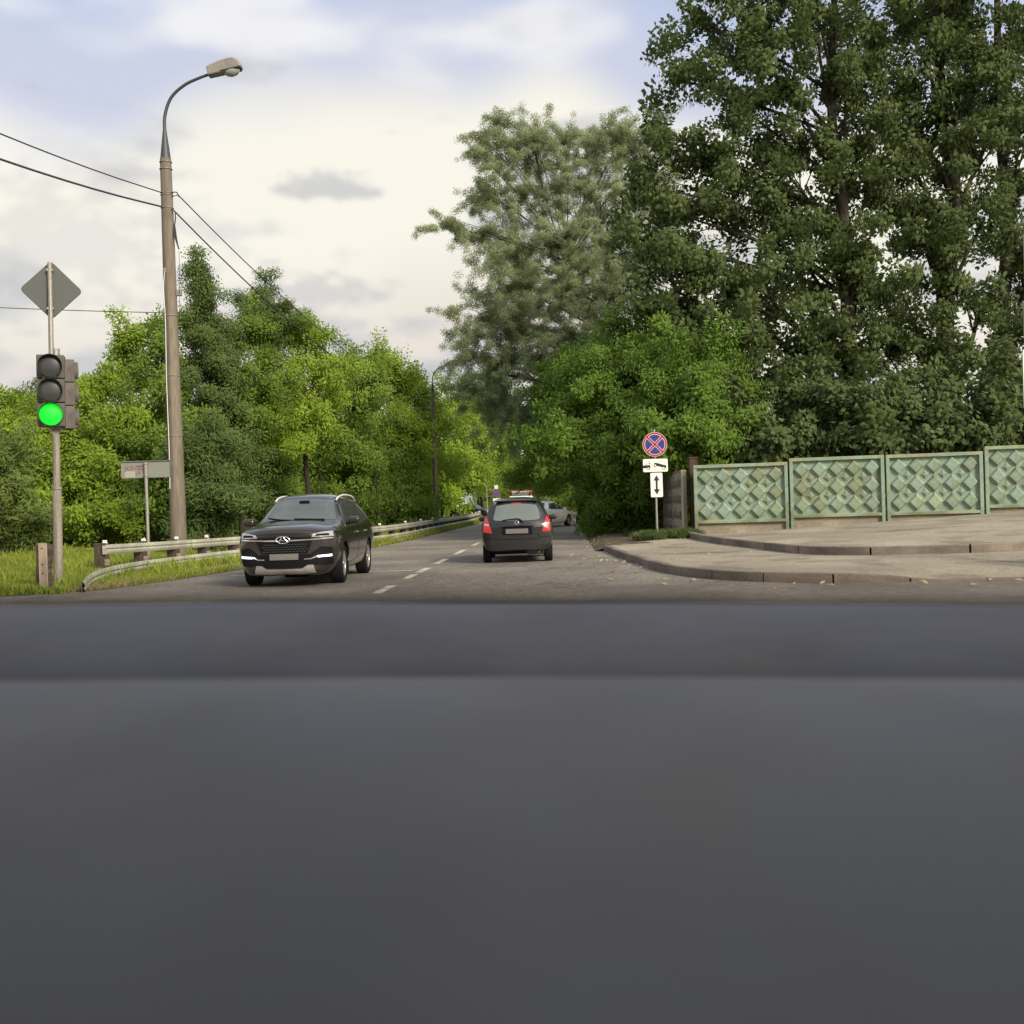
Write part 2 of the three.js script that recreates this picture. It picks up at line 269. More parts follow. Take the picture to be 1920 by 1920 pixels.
kerbRun('kerb', upLine, 0.0, 0.75, 13, (p) => p[2] + 0.165, (p) => p[2] - 0.06, 'upper grey kerb between the two beige pavements below the fence');

// left: grass verge behind the guardrail
const vergeH = (X, d) => 0.0 + 0.2 * sstep(-9.6, -13, X) * sstep(18.8, 20.5, d) + 0.12 * sstep(-11, -20, X) + 0.05 * (vnoise(X * 0.8, d * 0.8, 3) - 0.5);
{
  const Lr = smoothLine(leftEdge.slice(1), 120);
  structure('grass_verge', grid(120, 24, (u, v) => { const p = polyAt(Lr, u); const far = [-48 + 8 * u, 34 + u * 130]; const k = v * v; const X = p[0] + (far[0] - p[0]) * k, d = p[1] + (far[1] - p[1]) * k; return W(X - 0.0, v === 0 ? -0.012 : vergeH(X, d) + 0.008, d); }, (p) => [p.x, p.z]), M.turf, 'bright green grass verge left of the road behind the guardrail', 'grass');
}

// ---------------------------------------------------------------- foliage makers
function leafGeo(kind, n, seed) { // a spray of n folded leaves on a short twig, about 0.5 m across
  const r = RNG(seed), pos = [], idx = [];
  for (let i = 0; i < n; i++) {
    const t = (i + 0.5) / n, y = t * 0.42 - 0.05;
    const az = i * 2.4 + r() * 0.9, tilt = 0.35 + r() * 0.9 - (kind === 'willow' ? 0 : 0);
    let len, wid;
    if (kind === 'willow') { len = 0.13 + r() * 0.06; wid = 0.022; } else if (kind === 'maple') { len = 0.16 + r() * 0.07; wid = 0.075; } else if (kind === 'birch') { len = 0.07 + r() * 0.03; wid = 0.03; } else { len = 0.11 + r() * 0.05; wid = 0.034; }
    const out = 0.05 + r() * 0.16 * (1.2 - t * 0.6);
    const dir = new THREE.Vector3(Math.cos(az) * Math.cos(tilt), Math.sin(tilt) * (kind === 'willow' || kind === 'birch' ? -0.8 : 0.15) - 0.1, Math.sin(az) * Math.cos(tilt)).normalize();
    const side = new THREE.Vector3(-dir.z, (r() - 0.5) * 0.9, dir.x).normalize(), nor = new THREE.Vector3().crossVectors(dir, side).normalize();
    const b = new THREE.Vector3(Math.cos(az) * out, y, Math.sin(az) * out);
    const o = pos.length / 3, tip = b.clone().addScaledVector(dir, len).addScaledVector(nor, -0.015), mid = b.clone().addScaledVector(dir, len * 0.45);
    const l = mid.clone().addScaledVector(side, wid).addScaledVector(nor, 0.012), q = mid.clone().addScaledVector(side, -wid).addScaledVector(nor, 0.012);
    for (const p of [b, l, tip, q]) pos.push(p.x, p.y, p.z);
    idx.push(o, o + 1, o + 2, o, o + 2, o + 3);
  }
  let g = new THREE.BufferGeometry(); g.setAttribute('position', new THREE.Float32BufferAttribute(pos, 3)); g.setIndex(idx); g = g.toNonIndexed(); g.computeVertexNormals(); return g;
}
const SPRAY = { ash: leafGeo('ash', 16, 1), maple: leafGeo('maple', 10, 2), willow: leafGeo('willow', 18, 3), birch: leafGeo('birch', 22, 4) };
const Yup = new THREE.Vector3(0, 1, 0);
function foliage(name, spray, mat, sprays, parent, tint) { // sprays: [position, direction, scale]
  const im = new THREE.InstancedMesh(spray, mat, sprays.length), q = new THREE.Quaternion(), q2 = new THREE.Quaternion(), m = new THREE.Matrix4(), s = new THREE.Vector3(), c = new THREE.Color();
  sprays.forEach(([p, dir, k, h], i) => {
    q.setFromUnitVectors(Yup, dir); q2.setFromAxisAngle(Yup, h * 6.283); q.multiply(q2); s.setScalar(k); m.compose(p, q, s); im.setMatrixAt(i, m);
    const v = 0.78 + 0.44 * ((h * 7.31) % 1); c.setRGB(v * (1 + tint * (((h * 3.7) % 1) - 0.4)), v, v * 0.95); im.setColorAt(i, c);
  });
  im.name = name; im.castShadow = im.receiveShadow = true; im.userData.kind = 'stuff'; parent.add(im); return im;
}
function clumpSprays(out, c, cr, n, ctr, r, scale, droop, slim = 1) { // a bough: sprays along a drooping line that thins out to its tip
  const o = c.clone().sub(ctr).normalize(), dir0 = new THREE.Vector3(o.x * 0.9 + (r() - 0.5) * 1.3, o.y * 0.7 + 0.15 - droop + (r() - 0.5) * 0.8, o.z * 0.9 + (r() - 0.5) * 1.3).normalize(), len = cr * (1.2 + 1.6 * r()) * (2 - slim);
  for (let i = 0; i < n; i++) {
    const t = r(), w = (cr * (0.5 - 0.36 * t) + 0.06) * slim, a = r() * 6.283, z = r() * 2 - 1, sq = Math.sqrt(1 - z * z), k = Math.cbrt(0.1 + 0.9 * r());
    const off = new THREE.Vector3(Math.cos(a) * sq, z * 0.65, Math.sin(a) * sq);
    const p = c.clone().addScaledVector(dir0, len * (t - 0.35)).addScaledVector(off, w * k); p.y -= droop * 0.5 * len * t * t;
    const dir = off.multiplyScalar(0.7).addScaledVector(dir0, 0.8); dir.y += 0.12 - droop; dir.x += (r() - 0.5) * 0.6; dir.z += (r() - 0.5) * 0.6; dir.normalize();
    out.push([p, dir, scale * (0.7 + 0.55 * r()), r()]);
  }
}
// a tree: trunk and limbs as one tapered body, crown as leaf sprays in clumps inside the given ellipsoids (relative to the base)
function tree(o) {
  const r = RNG(o.seed), g = thing(o.name, o.label, o.category ?? 'tree', [o.X, o.h0 ?? -0.06, -o.d], 0, o.group);
  const limbs = [], sprays = [], H = o.trunkTop, lean = o.lean ?? [0, 0];
  const axis = []; const N = 6;
  for (let i = 0; i <= N; i++) { const t = i / N; axis.push(new THREE.Vector3(lean[0] * t * t + (r() - 0.5) * 0.06 * H * 0.3 * (i ? 1 : 0), H * t - (i ? 0 : 0.15), lean[1] * t * t + (r() - 0.5) * 0.06 * H * 0.3 * (i ? 1 : 0))); }
  const ax = new THREE.CatmullRomCurve3(axis);
  limbs.push(tube(axis, o.r, o.r * 0.22, 8, 14));
  if (o.r > 0.2) limbs.push(tube([axis[0].clone(), axis[0].clone().add(new THREE.Vector3(0, 0.7, 0))], o.r * 1.35, o.r * 0.98, 9, 3));
  for (const b of o.blobs) {
    const [bx, by, bz, rx, ry, rz, nc, ns = 40, cr = 0.8] = b, bc = new THREE.Vector3(bx, by, bz);
    const t0 = Math.min(0.96, Math.max(0.12, (by - ry * (o.limbDrop ?? 0.75)) / H)), s = ax.getPoint(t0);
    const mid = s.clone().lerp(bc, 0.5).add(new THREE.Vector3((r() - 0.5) * 0.5, 0.15 * ry, (r() - 0.5) * 0.5));
    const lr = o.r * (0.5 - 0.3 * t0) * (o.limbK ?? 1);
    const limbCurve = new THREE.CatmullRomCurve3([s, mid, bc]);
    limbs.push(tube([s, mid, bc], Math.max(0.03, lr), Math.max(0.018, lr * 0.4), 6, 6));
    for (let i = 0; i < nc; i++) {
      const a = r() * 6.283, z = r() * 2 - 1, sq = Math.sqrt(1 - z * z), k = 1.12 - (o.hollow ?? 0.7) * Math.pow(r(), 1.2);
      const c = new THREE.Vector3(bx + Math.cos(a) * sq * rx * k, by + z * ry * k, bz + Math.sin(a) * sq * rz * k);
      if (c.y < (o.minY ?? 0.4)) c.y = (o.minY ?? 0.4) + r() * 0.5;
      const kr = cr * (0.6 + 0.8 * r());
      clumpSprays(sprays, c, kr, Math.round(ns * (0.6 + 0.8 * r())), bc, r, o.scale ?? 1, o.droop ?? 0.1, o.slim ?? 1);
      if (i % (o.twigEvery ?? 3) === 0) { const f = limbCurve.getPoint(0.35 + 0.65 * r()); const m2 = f.clone().lerp(c, 0.55).add(new THREE.Vector3(0, 0.2, 0)); limbs.push(tube([f, m2, c], Math.max(0.02, lr * 0.33), 0.01, 5, 4)); }
    }
  }
  const tg = merge(limbs); mesh('trunk', tg, o.bark ?? M.bark, g);
  foliage('crown', SPRAY[o.spray], o.leaf, sprays, g, o.tint ?? 0.16);
  TOTAL += sprays.length; return g;
}
let TOTAL = 0;

// pixel of the photograph at a depth -> place in the world (used once, to measure where things stand)
function AT(px, py, d) { const a = px - 960, b = py - 960, x = (a - b * 0.0314) / 2012, k = d / (0.99889 + x * 0.0471); return [(x * 0.99889 - 0.0471) * k, 1.4 - ((b + a * 0.0314) + 17) / 2012 * k]; }
function treePx(o) {
  const X0 = o.X ?? AT(o.px, 1000, o.d)[0], h0 = o.h0 ?? -0.06, dens = o.dens ?? 1;
  const blobs = o.at.map(([px, py, d, rx, ry, rz, k = 1]) => {
    const [x, y] = AT(px, py, d), cr = o.cr ?? 0.55, a = rx * d / 2012 * (o.grow ?? 1), b = ry * d / 2012 * (o.grow ?? 1), c = rz ?? a;
    const nc = Math.max(3, Math.round(0.95 * 4 * ((a * b + b * c + a * c) / 3) / (cr * cr) * dens * k));
    return [x - X0, y - h0, -(d - o.d), Math.max(0.1, a - cr * 0.5), Math.max(0.1, b - cr * 0.5), Math.max(0.1, c - cr * 0.5), nc, o.ns ?? 22, cr];
  });
  return tree({ ...o, X: X0, h0, blobs });
}

// ---------------------------------------------------------------- left trees and bushes
const bushes = 'bushes behind the left verge', row = 'tree row left of the road';
treePx({ name: 'willow_bush', label: 'pale narrow-leaved willow bush at the left picture edge beside the signal pole', category: 'bush', px: 8, d: 29, r: 0.06, trunkTop: 2, seed: 11, spray: 'willow', leaf: L.willowBush ?? (L.willowBush = leafMat(0.19, 0.26, 0.06)), cr: 0.45, ns: 26, at: [[-10, 880, 29, 70, 70], [-5, 960, 29, 90, 70], [40, 980, 29.5, 40, 50]], group: bushes, minY: 0.2, limbDrop: 0.6, scale: 1.1 });
treePx({ name: 'maple_bush', label: 'yellow green bush directly behind the traffic light head', category: 'bush', px: 60, d: 35, r: 0.09, trunkTop: 4, seed: 12, spray: 'ash', leaf: L.bright, at: [[20, 800, 35, 70, 70], [90, 830, 35, 80, 80], [40, 920, 35, 90, 80], [120, 930, 34.5, 70, 80], [-40, 850, 35, 60, 90]], group: bushes, minY: 0.3 });
treePx({ name: 'sallow_tree', label: 'thin wispy grey green tree top above the bushes left of the signal', px: 60, d: 39, r: 0.07, trunkTop: 6, seed: 13, spray: 'willow', leaf: L.birch, cr: 0.4, ns: 12, dens: 0.7, at: [[55, 745, 39, 35, 40], [0, 790, 39, 50, 40]], group: bushes });
treePx({ name: 'maple_bush', label: 'tall yellow green bush between the traffic light and the lamp post', category: 'bush', px: 200, d: 36, r: 0.1, trunkTop: 5.5, seed: 14, spray: 'ash', leaf: L.bright, at: [[245, 665, 37, 45, 60], [205, 720, 36.5, 60, 60], [170, 790, 36, 55, 70], [230, 830, 35.5, 80, 80], [180, 900, 35, 80, 70], [200, 970, 34.5, 90, 50]], group: bushes, minY: 0.3 });
treePx({ name: 'maple_bush', label: 'green bush right behind the graffiti sign and lamp post', category: 'bush', px: 310, d: 36, r: 0.1, trunkTop: 5.5, seed: 15, spray: 'ash', leaf: L.mid, at: [[310, 660, 37, 45, 60], [300, 760, 36, 70, 80], [320, 860, 35, 80, 80], [290, 950, 34.5, 80, 60]], group: bushes, minY: 0.3 });
treePx({ name: 'birch_tree', label: 'narrow dark green birch rising just right of the lamp post', px: 380, d: 38, r: 0.13, trunkTop: 10.6, seed: 16, spray: 'birch', leaf: L.birch, bark: M.birchBark, cr: 0.42, ns: 26, droop: 0.35, at: [[375, 505, 38, 22, 32], [382, 560, 38, 36, 45], [385, 630, 38, 46, 55], [390, 710, 38, 58, 60], [400, 790, 38, 66, 60], [410, 870, 37.5, 70, 60]], group: row, limbK: 0.6 });
treePx({ name: 'willow_shrub', label: 'blue green leafy shrub at the guardrail right of the lamp post', category: 'bush', px: 400, d: 33, r: 0.07, trunkTop: 3, seed: 17, spray: 'willow', leaf: L.shrub ?? (L.shrub = leafMat(0.13, 0.2, 0.05)), cr: 0.45, ns: 26, scale: 1.15, at: [[395, 850, 33.5, 50, 60], [410, 930, 33, 60, 60], [375, 980, 33, 50, 40]], group: bushes, minY: 0.2 });
treePx({ name: 'sallow_tree', label: 'thin wispy tree top with sparse leaves right of the birch', px: 500, d: 42, r: 0.09, trunkTop: 10, seed: 18, spray: 'willow', leaf: L.birch, cr: 0.4, ns: 13, dens: 0.8, at: [[500, 525, 42, 18, 34], [470, 575, 42, 40, 34], [530, 590, 42, 40, 30], [500, 620, 42, 60, 40]], group: row });
const rowMaples = [
  [455, 39, L.mid, [[460, 640, 40, 50, 60], [470, 720, 39.5, 70, 70], [450, 810, 39, 60, 60]], 'dark green maple behind the dark oncoming car, first of the row'],
  [580, 42, L.bright, [[570, 640, 43, 60, 55], [590, 720, 42, 75, 70], [560, 800, 41.5, 80, 65]], 'bright green maple above the dark oncoming car roof, second of the row'],
  [670, 46, L.mid, [[655, 690, 47, 55, 50], [680, 760, 46, 60, 65], [670, 840, 45.5, 65, 60]], 'mid green maple right of the oncoming car, third of the row'],
  [735, 50, L.bright, [[715, 690, 51, 45, 45], [735, 750, 50, 50, 60], [745, 830, 50, 55, 60]], 'bright green maple at the highest dip of the row, fourth of the row'],
  [785, 56, L.bright, [[775, 735, 57, 35, 45], [795, 790, 56, 40, 50], [795, 860, 56, 45, 55], [790, 925, 55.5, 42, 40]], 'yellow green maple left of the distant lamp post, fifth of the row'],
  [830, 64, L.bright, [[830, 785, 65, 32, 36], [842, 840, 64, 36, 45], [838, 910, 64, 38, 42]], 'yellow green maple beside the distant lamp post, sixth of the row'],
  [865, 74, L.bright, [[862, 800, 75, 28, 34], [872, 855, 74, 32, 42], [868, 915, 74, 30, 34]], 'green maple right of the distant lamp post, seventh of the row'],
  [900, 86, L.bright, [[893, 815, 87, 24, 32], [905, 865, 86, 27, 38], [900, 918, 86, 24, 26]], 'small green maple above the distant dark car, eighth of the row'],
  [930, 100, L.bright, [[925, 840, 101, 20, 28], [935, 885, 100, 22, 30]], 'farthest yellow green maple of the left row near the road bend'],
];
rowMaples.forEach(([px, d0, leaf, at0, label], i) => {
  const d = Math.max(d0, 9.6 * 2012 / (1055 - px)), at = at0.map((b) => [b[0], b[1], b[2] - d0 + d, ...b.slice(3)]);
  treePx({ name: 'roadside_maple', label, px, d, r: 0.14, trunkTop: AT(px, at[0][1], d)[1], seed: 30 + i, spray: 'ash', leaf, at, group: row, cr: 0.55 * d / 42, ns: 22, scale: Math.min(2.4, d / 42), grow: i > 2 ? 1.12 : 1, minY: 0.3 });
});
[[500, 44, [[490, 850, 45, 70, 60], [520, 930, 44, 80, 60], [470, 970, 43, 60, 40]], 'low green undergrowth bush left behind the oncoming car'], [610, 47, [[600, 870, 48, 80, 60], [620, 940, 47, 80, 50]], 'low green undergrowth bush above the oncoming car bonnet'], [710, 52, [[700, 890, 53, 60, 50], [720, 945, 52, 60, 40], [770, 950, 53, 40, 30]], 'low green undergrowth bush behind the guardrail right of the oncoming car']]
  .forEach(([px, d, at, label], i) => treePx({ name: 'undergrowth_bush', label, category: 'bush', px, d, r: 0.08, trunkTop: 3, seed: 45 + i, spray: 'ash', leaf: L.mid, at: at.map((b) => [b[0], b[1], b[2] + 3, ...b.slice(3)]), group: row, cr: 0.6, ns: 24, scale: 1.15, minY: 0.2 }));
treePx({ name: 'far_tree', label: 'dark far tree under the willow, behind the left row', px: 905, d: 135, r: 0.25, trunkTop: 14, seed: 50, spray: 'ash', leaf: L.mid, cr: 1.3, ns: 26, scale: 2.2, at: [[870, 740, 135, 40, 40], [920, 770, 135, 50, 60], [960, 840, 130, 40, 60]], group: 'trees at the far bend' });
treePx({ name: 'far_tree', label: 'light green far tree closing the road above the black hatchback', px: 985, d: 118, r: 0.2, trunkTop: 6, seed: 51, spray: 'ash', leaf: L.bright, cr: 1.0, ns: 26, scale: 1.9, at: [[965, 895, 120, 30, 26], [1005, 900, 118, 34, 26], [985, 930, 118, 50, 20]], group: 'trees at the far bend' });
treePx({ name: 'far_tree', label: 'mid green far tree right of the light one closing the road', px: 1040, d: 112, r: 0.2, trunkTop: 6, seed: 52, spray: 'ash', leaf: L.mid, cr: 1.0, ns: 26, scale: 1.9, at: [[1040, 895, 112, 36, 34], [1060, 930, 112, 34, 24], [1020, 860, 114, 40, 36]], group: 'trees at the far bend' });

// ---------------------------------------------------------------- right trees
treePx({ name: 'willow_tree', label: 'tall airy grey green willow leaning over the road at centre', X: 4.6, d: 60, r: 0.4, trunkTop: 15, lean: [-4.2, 2], seed: 60, spray: 'willow', leaf: L.willow, bark: M.willowBark, cr: 0.6, ns: 20, scale: 0.88, dens: 0.62, slim: 0.45, grow: 1.15, droop: 0.3, hollow: 1.1, limbK: 0.5, limbDrop: 1.5, twigEvery: 5,
  at: [[905, 300, 60, 45, 60], [940, 270, 60, 55, 50], [1000, 255, 60, 55, 45], [1170, 250, 61, 55, 45], [1225, 270, 61, 45, 60], [1240, 400, 61, 50, 70], [1000, 270, 60, 60, 55], [1060, 265, 61, 60, 50], [1120, 270, 61, 55, 50], [1180, 280, 61, 55, 60], [840, 425, 60, 50, 36, 1.6], [900, 440, 60, 60, 45, 2], [920, 370, 60, 60, 60], [980, 370, 60, 70, 70], [1050, 350, 60, 70, 60], [1110, 370, 60, 70, 70], [1180, 380, 60, 60, 70], [1220, 330, 61, 40, 60], [970, 470, 59, 80, 60, null, 1.3], [1050, 460, 59, 80, 65, null, 1.3], [1130, 460, 59, 80, 70, null, 1.3], [1200, 480, 59, 50, 70, null, 1.3], [960, 540, 58.5, 80, 60, null, 1.7], [1050, 550, 58.5, 85, 65, null, 1.7], [1140, 550, 58.5, 80, 70, null, 1.7], [900, 600, 59, 65, 60, null, 1.2], [980, 620, 59, 80, 65, null, 1.5], [1070, 640, 59, 85, 70, null, 1.5], [880, 670, 60, 55, 50], [940, 700, 60, 75, 60, null, 1.3], [1020, 720, 60, 80, 60, null, 1.3], [890, 740, 61, 50, 45], [950, 780, 61, 60, 50, null, 1.2]] });
const right = 'maples over the right verge';
const bushesR = [
  [1100, 47, L.bush, [[1110, 690, 48, 80, 70], [1060, 770, 47, 70, 70], [1050, 850, 47, 50, 55], [1110, 910, 46, 40, 60]], 'green maple leaning over the road right of the hatchback'],
  [1200, 40, L.bush, [[1160, 660, 41, 80, 65], [1230, 640, 41, 70, 60], [1110, 740, 40, 80, 70], [1200, 740, 39.5, 90, 80], [1080, 820, 40, 75, 60], [1170, 840, 39, 80, 55]], 'dense bright green maple behind the towing sign'],
  [1290, 37.5, L.bush, [[1300, 680, 38, 80, 65], [1290, 760, 37, 90, 75], [1350, 740, 37, 70, 70], [1230, 830, 36.8, 80, 70], [1320, 820, 36, 70, 60]], 'bright green maple bush overhanging the fence corner'],
];
bushesR.forEach(([px, d, leaf, at, label], i) => treePx({ name: 'verge_maple', label, px: px + (i === 2 ? 40 : 0), d, r: 0.2, trunkTop: 5.5, seed: 70 + i, spray: 'ash', leaf, at, group: right, cr: 0.6, ns: 26, scale: 1.15, minY: 0.6 }));
treePx({ name: 'verge_maple', label: 'dark leaning maple beside the road edge beyond the white car', px: 1090, d: 66, r: 0.28, trunkTop: 8, seed: 75, spray: 'ash', leaf: L.bush, at: [[1000, 800, 66, 50, 50], [1060, 780, 66, 60, 60], [1020, 870, 67, 50, 45], [1090, 870, 64, 50, 50], [1110, 940, 62, 30, 45]], group: right, cr: 0.8, ns: 26, scale: 1.4 });
treePx({ name: 'verge_maple', label: 'dark bush mass low behind the sign post', px: 1190, d: 43, r: 0.15, trunkTop: 3.5, seed: 76, spray: 'ash', leaf: L.bush, at: [[1125, 920, 44, 40, 70], [1165, 930, 41, 60, 75], [1225, 925, 40, 50, 80], [1150, 980, 42, 40, 30]], group: right, cr: 0.6, ns: 30, scale: 1.2, minY: 0.3 });
// tall maples behind the fence
const big = 'tall maples behind the fence';
treePx({ name: 'tall_maple', label: 'tall dark maple with the left branch sticking into the sky', X: AT(1590, 900, 41)[0], d: 41, r: 0.36, trunkTop: 24, seed: 80, spray: 'maple', leaf: L.maple, cr: 0.45, ns: 13, scale: 0.95, dens: 0.3, slim: 0.75, droop: 0.25, hollow: 1.12, grow: 1.18, group: big, limbK: 0.7, limbDrop: 2.4,
  at: [[1300, 40, 41, 70, 60, 1.6], [1420, 60, 41, 90, 80], [1530, 40, 41, 90, 80], [1270, 150, 41, 60, 50, 1.4], [1360, 180, 41, 80, 70], [1470, 170, 41, 90, 80], [1580, 150, 41, 80, 80], [1250, 300, 41, 60, 50], [1340, 300, 41, 90, 60], [1450, 300, 41, 90, 80], [1560, 290, 41, 80, 80], [1260, 400, 41, 70, 60], [1360, 400, 41, 90, 70], [1470, 420, 41, 90, 80], [1300, 500, 40, 90, 80], [1400, 520, 40, 90, 80], [1500, 530, 41, 90, 80], [1330, 610, 40, 90, 70], [1430, 620, 40, 90, 70], [1560, 430, 41, 60, 70], [1600, 560, 41, 70, 70], [1500, -60, 41, 140, 80], [1640, 220, 41.5, 60, 80], [1630, 340, 41.5, 60, 60], [1650, 90, 41.5, 60, 80], [1610, 480, 40.5, 70, 60], [1540, 630, 40, 70, 60], [1250, 560, 40, 70, 60], [1260, 660, 40, 60, 60], [1230, 260, 41, 50, 40], [1210, 350, 41, 50, 50], [1200, 450, 41, 50, 50], [1240, 480, 40, 60, 60], [1380, 690, 39.5, 80, 50], [1480, 680, 39.5, 70, 40, null, 0.7], [1560, 720, 39.5, 60, 50]] });
treePx({ name: 'tall_maple', label: 'tall dark maple with a bare trunk at right behind the fence', X: AT(1790, 850, 42)[0], d: 42, r: 0.44, trunkTop: 25, seed: 81, spray: 'maple', leaf: L.maple, cr: 0.45, ns: 13, scale: 0.95, dens: 0.3, slim: 0.75, droop: 0.25, hollow: 1.12, grow: 1.18, group: big, limbK: 0.7, limbDrop: 2.4,
  at: [[1700, 60, 42, 70, 80], [1800, 50, 42, 90, 90], [1690, 180, 42, 70, 80], [1790, 170, 42, 90, 80], [1700, 310, 42, 80, 70], [1800, 300, 42, 80, 80], [1720, 430, 42, 60, 60, null, 0.7], [1840, 420, 42, 70, 70], [1660, 540, 41, 80, 60, null, 0.8], [1700, 640, 41, 80, 60], [1600, 660, 40.5, 80, 60], [1840, 560, 42, 60, 80, null, 0.7], [1850, 680, 42, 60, 60], [1800, -60, 42, 160, 80], [1850, 110, 42, 60, 80], [1860, 250, 42, 60, 80], [1770, 520, 41.5, 60, 60, null, 0.8], [1740, 700, 41, 70, 60], [1650, 740, 40, 80, 50], [1760, 600, 41, 60, 60], [1680, 400, 42, 70, 60], [1760, 420, 42, 60, 60], [1700, 250, 42, 70, 60]] });
treePx({ name: 'tall_maple', label: 'tall dark maple cut by the right picture edge', X: AT(1890, 850, 44)[0], d: 44, r: 0.34, trunkTop: 25, seed: 82, spray: 'maple', leaf: L.maple, cr: 0.45, ns: 13, scale: 0.95, dens: 0.3, slim: 0.75, droop: 0.25, hollow: 1.12, grow: 1.18, group: big, limbK: 0.7, limbDrop: 2.4,
  at: [[1900, 80, 44, 80, 100], [1910, 220, 44, 80, 90], [1900, 350, 44, 80, 80], [1930, 480, 44, 80, 80], [1910, 600, 44, 70, 80], [1920, 720, 44, 70, 80]] });
// undergrowth behind the fence
[[1400, 36.5, L.maple, [[1380, 800, 37, 70, 70], [1420, 850, 36, 60, 50]], 'dark bush showing over the first green fence panel'], [1490, 38, L.maple, [[1480, 770, 38.5, 50, 60], [1500, 830, 37.5, 50, 50]], 'small bush over the joint of the first two fence panels'],
  [1600, 36, L.maple, [[1590, 790, 37, 80, 70], [1640, 840, 36, 70, 40]], 'dark bush hanging over the second green fence panel'], [1740, 36, L.maple, [[1720, 780, 37, 80, 70], [1760, 830, 36, 80, 40]], 'dark bush above the third green fence panel'], [1880, 36, L.maple, [[1880, 790, 37, 80, 60], [1900, 720, 38, 60, 60]], 'dark bush above the fence at the right picture edge']]
  .forEach(([px, d, leaf, at, label], i) => treePx({ name: 'fence_bush', label, category: 'bush', px, d, r: 0.08, trunkTop: 3.4, seed: 90 + i, spray: 'maple', leaf, at, group: 'bushes behind the green fence', cr: 0.55, ns: 26, scale: 1.05, minY: 1.6 }));

{ // woods that read as one mass behind the rows
  const r = RNG(777), sp = [];
  const put = (x0, x1, d0, d1, h, n) => { for (let i = 0; i < n; i++) { const X = x0 + r() * (x1 - x0), d = d0 + r() * (d1 - d0), top = h * (0.75 + 0.4 * vnoise(X * 0.3, d * 0.3, 6)), y = Math.pow(r(), 0.8) * top; clumpSprays(sp, new THREE.Vector3(X, y, -d), 1.1, 14, new THREE.Vector3(X, 0, -d - 3), r, 2.0, 0.1); } };
  put(-30, -13, 40, 46, 4.6, 420); put(-20, -12, 46, 70, 5.5, 420); put(-20, -11, 70, 110, 6.5, 420); put(-40, -14, 112, 150, 8, 420);
  put(5, 30, 46, 58, 3.2, 420); put(6, 14, 58, 110, 7, 500); put(-14, 12, 165, 180, 9, 420);
  const w = foliage('woodland', SPRAY.ash, L.mid, sp, scene, 0.2); tag(w, 'dark green woodland mass far behind the roadside trees', 'woodland', null, 'stuff'); TOTAL += sp.length;
}

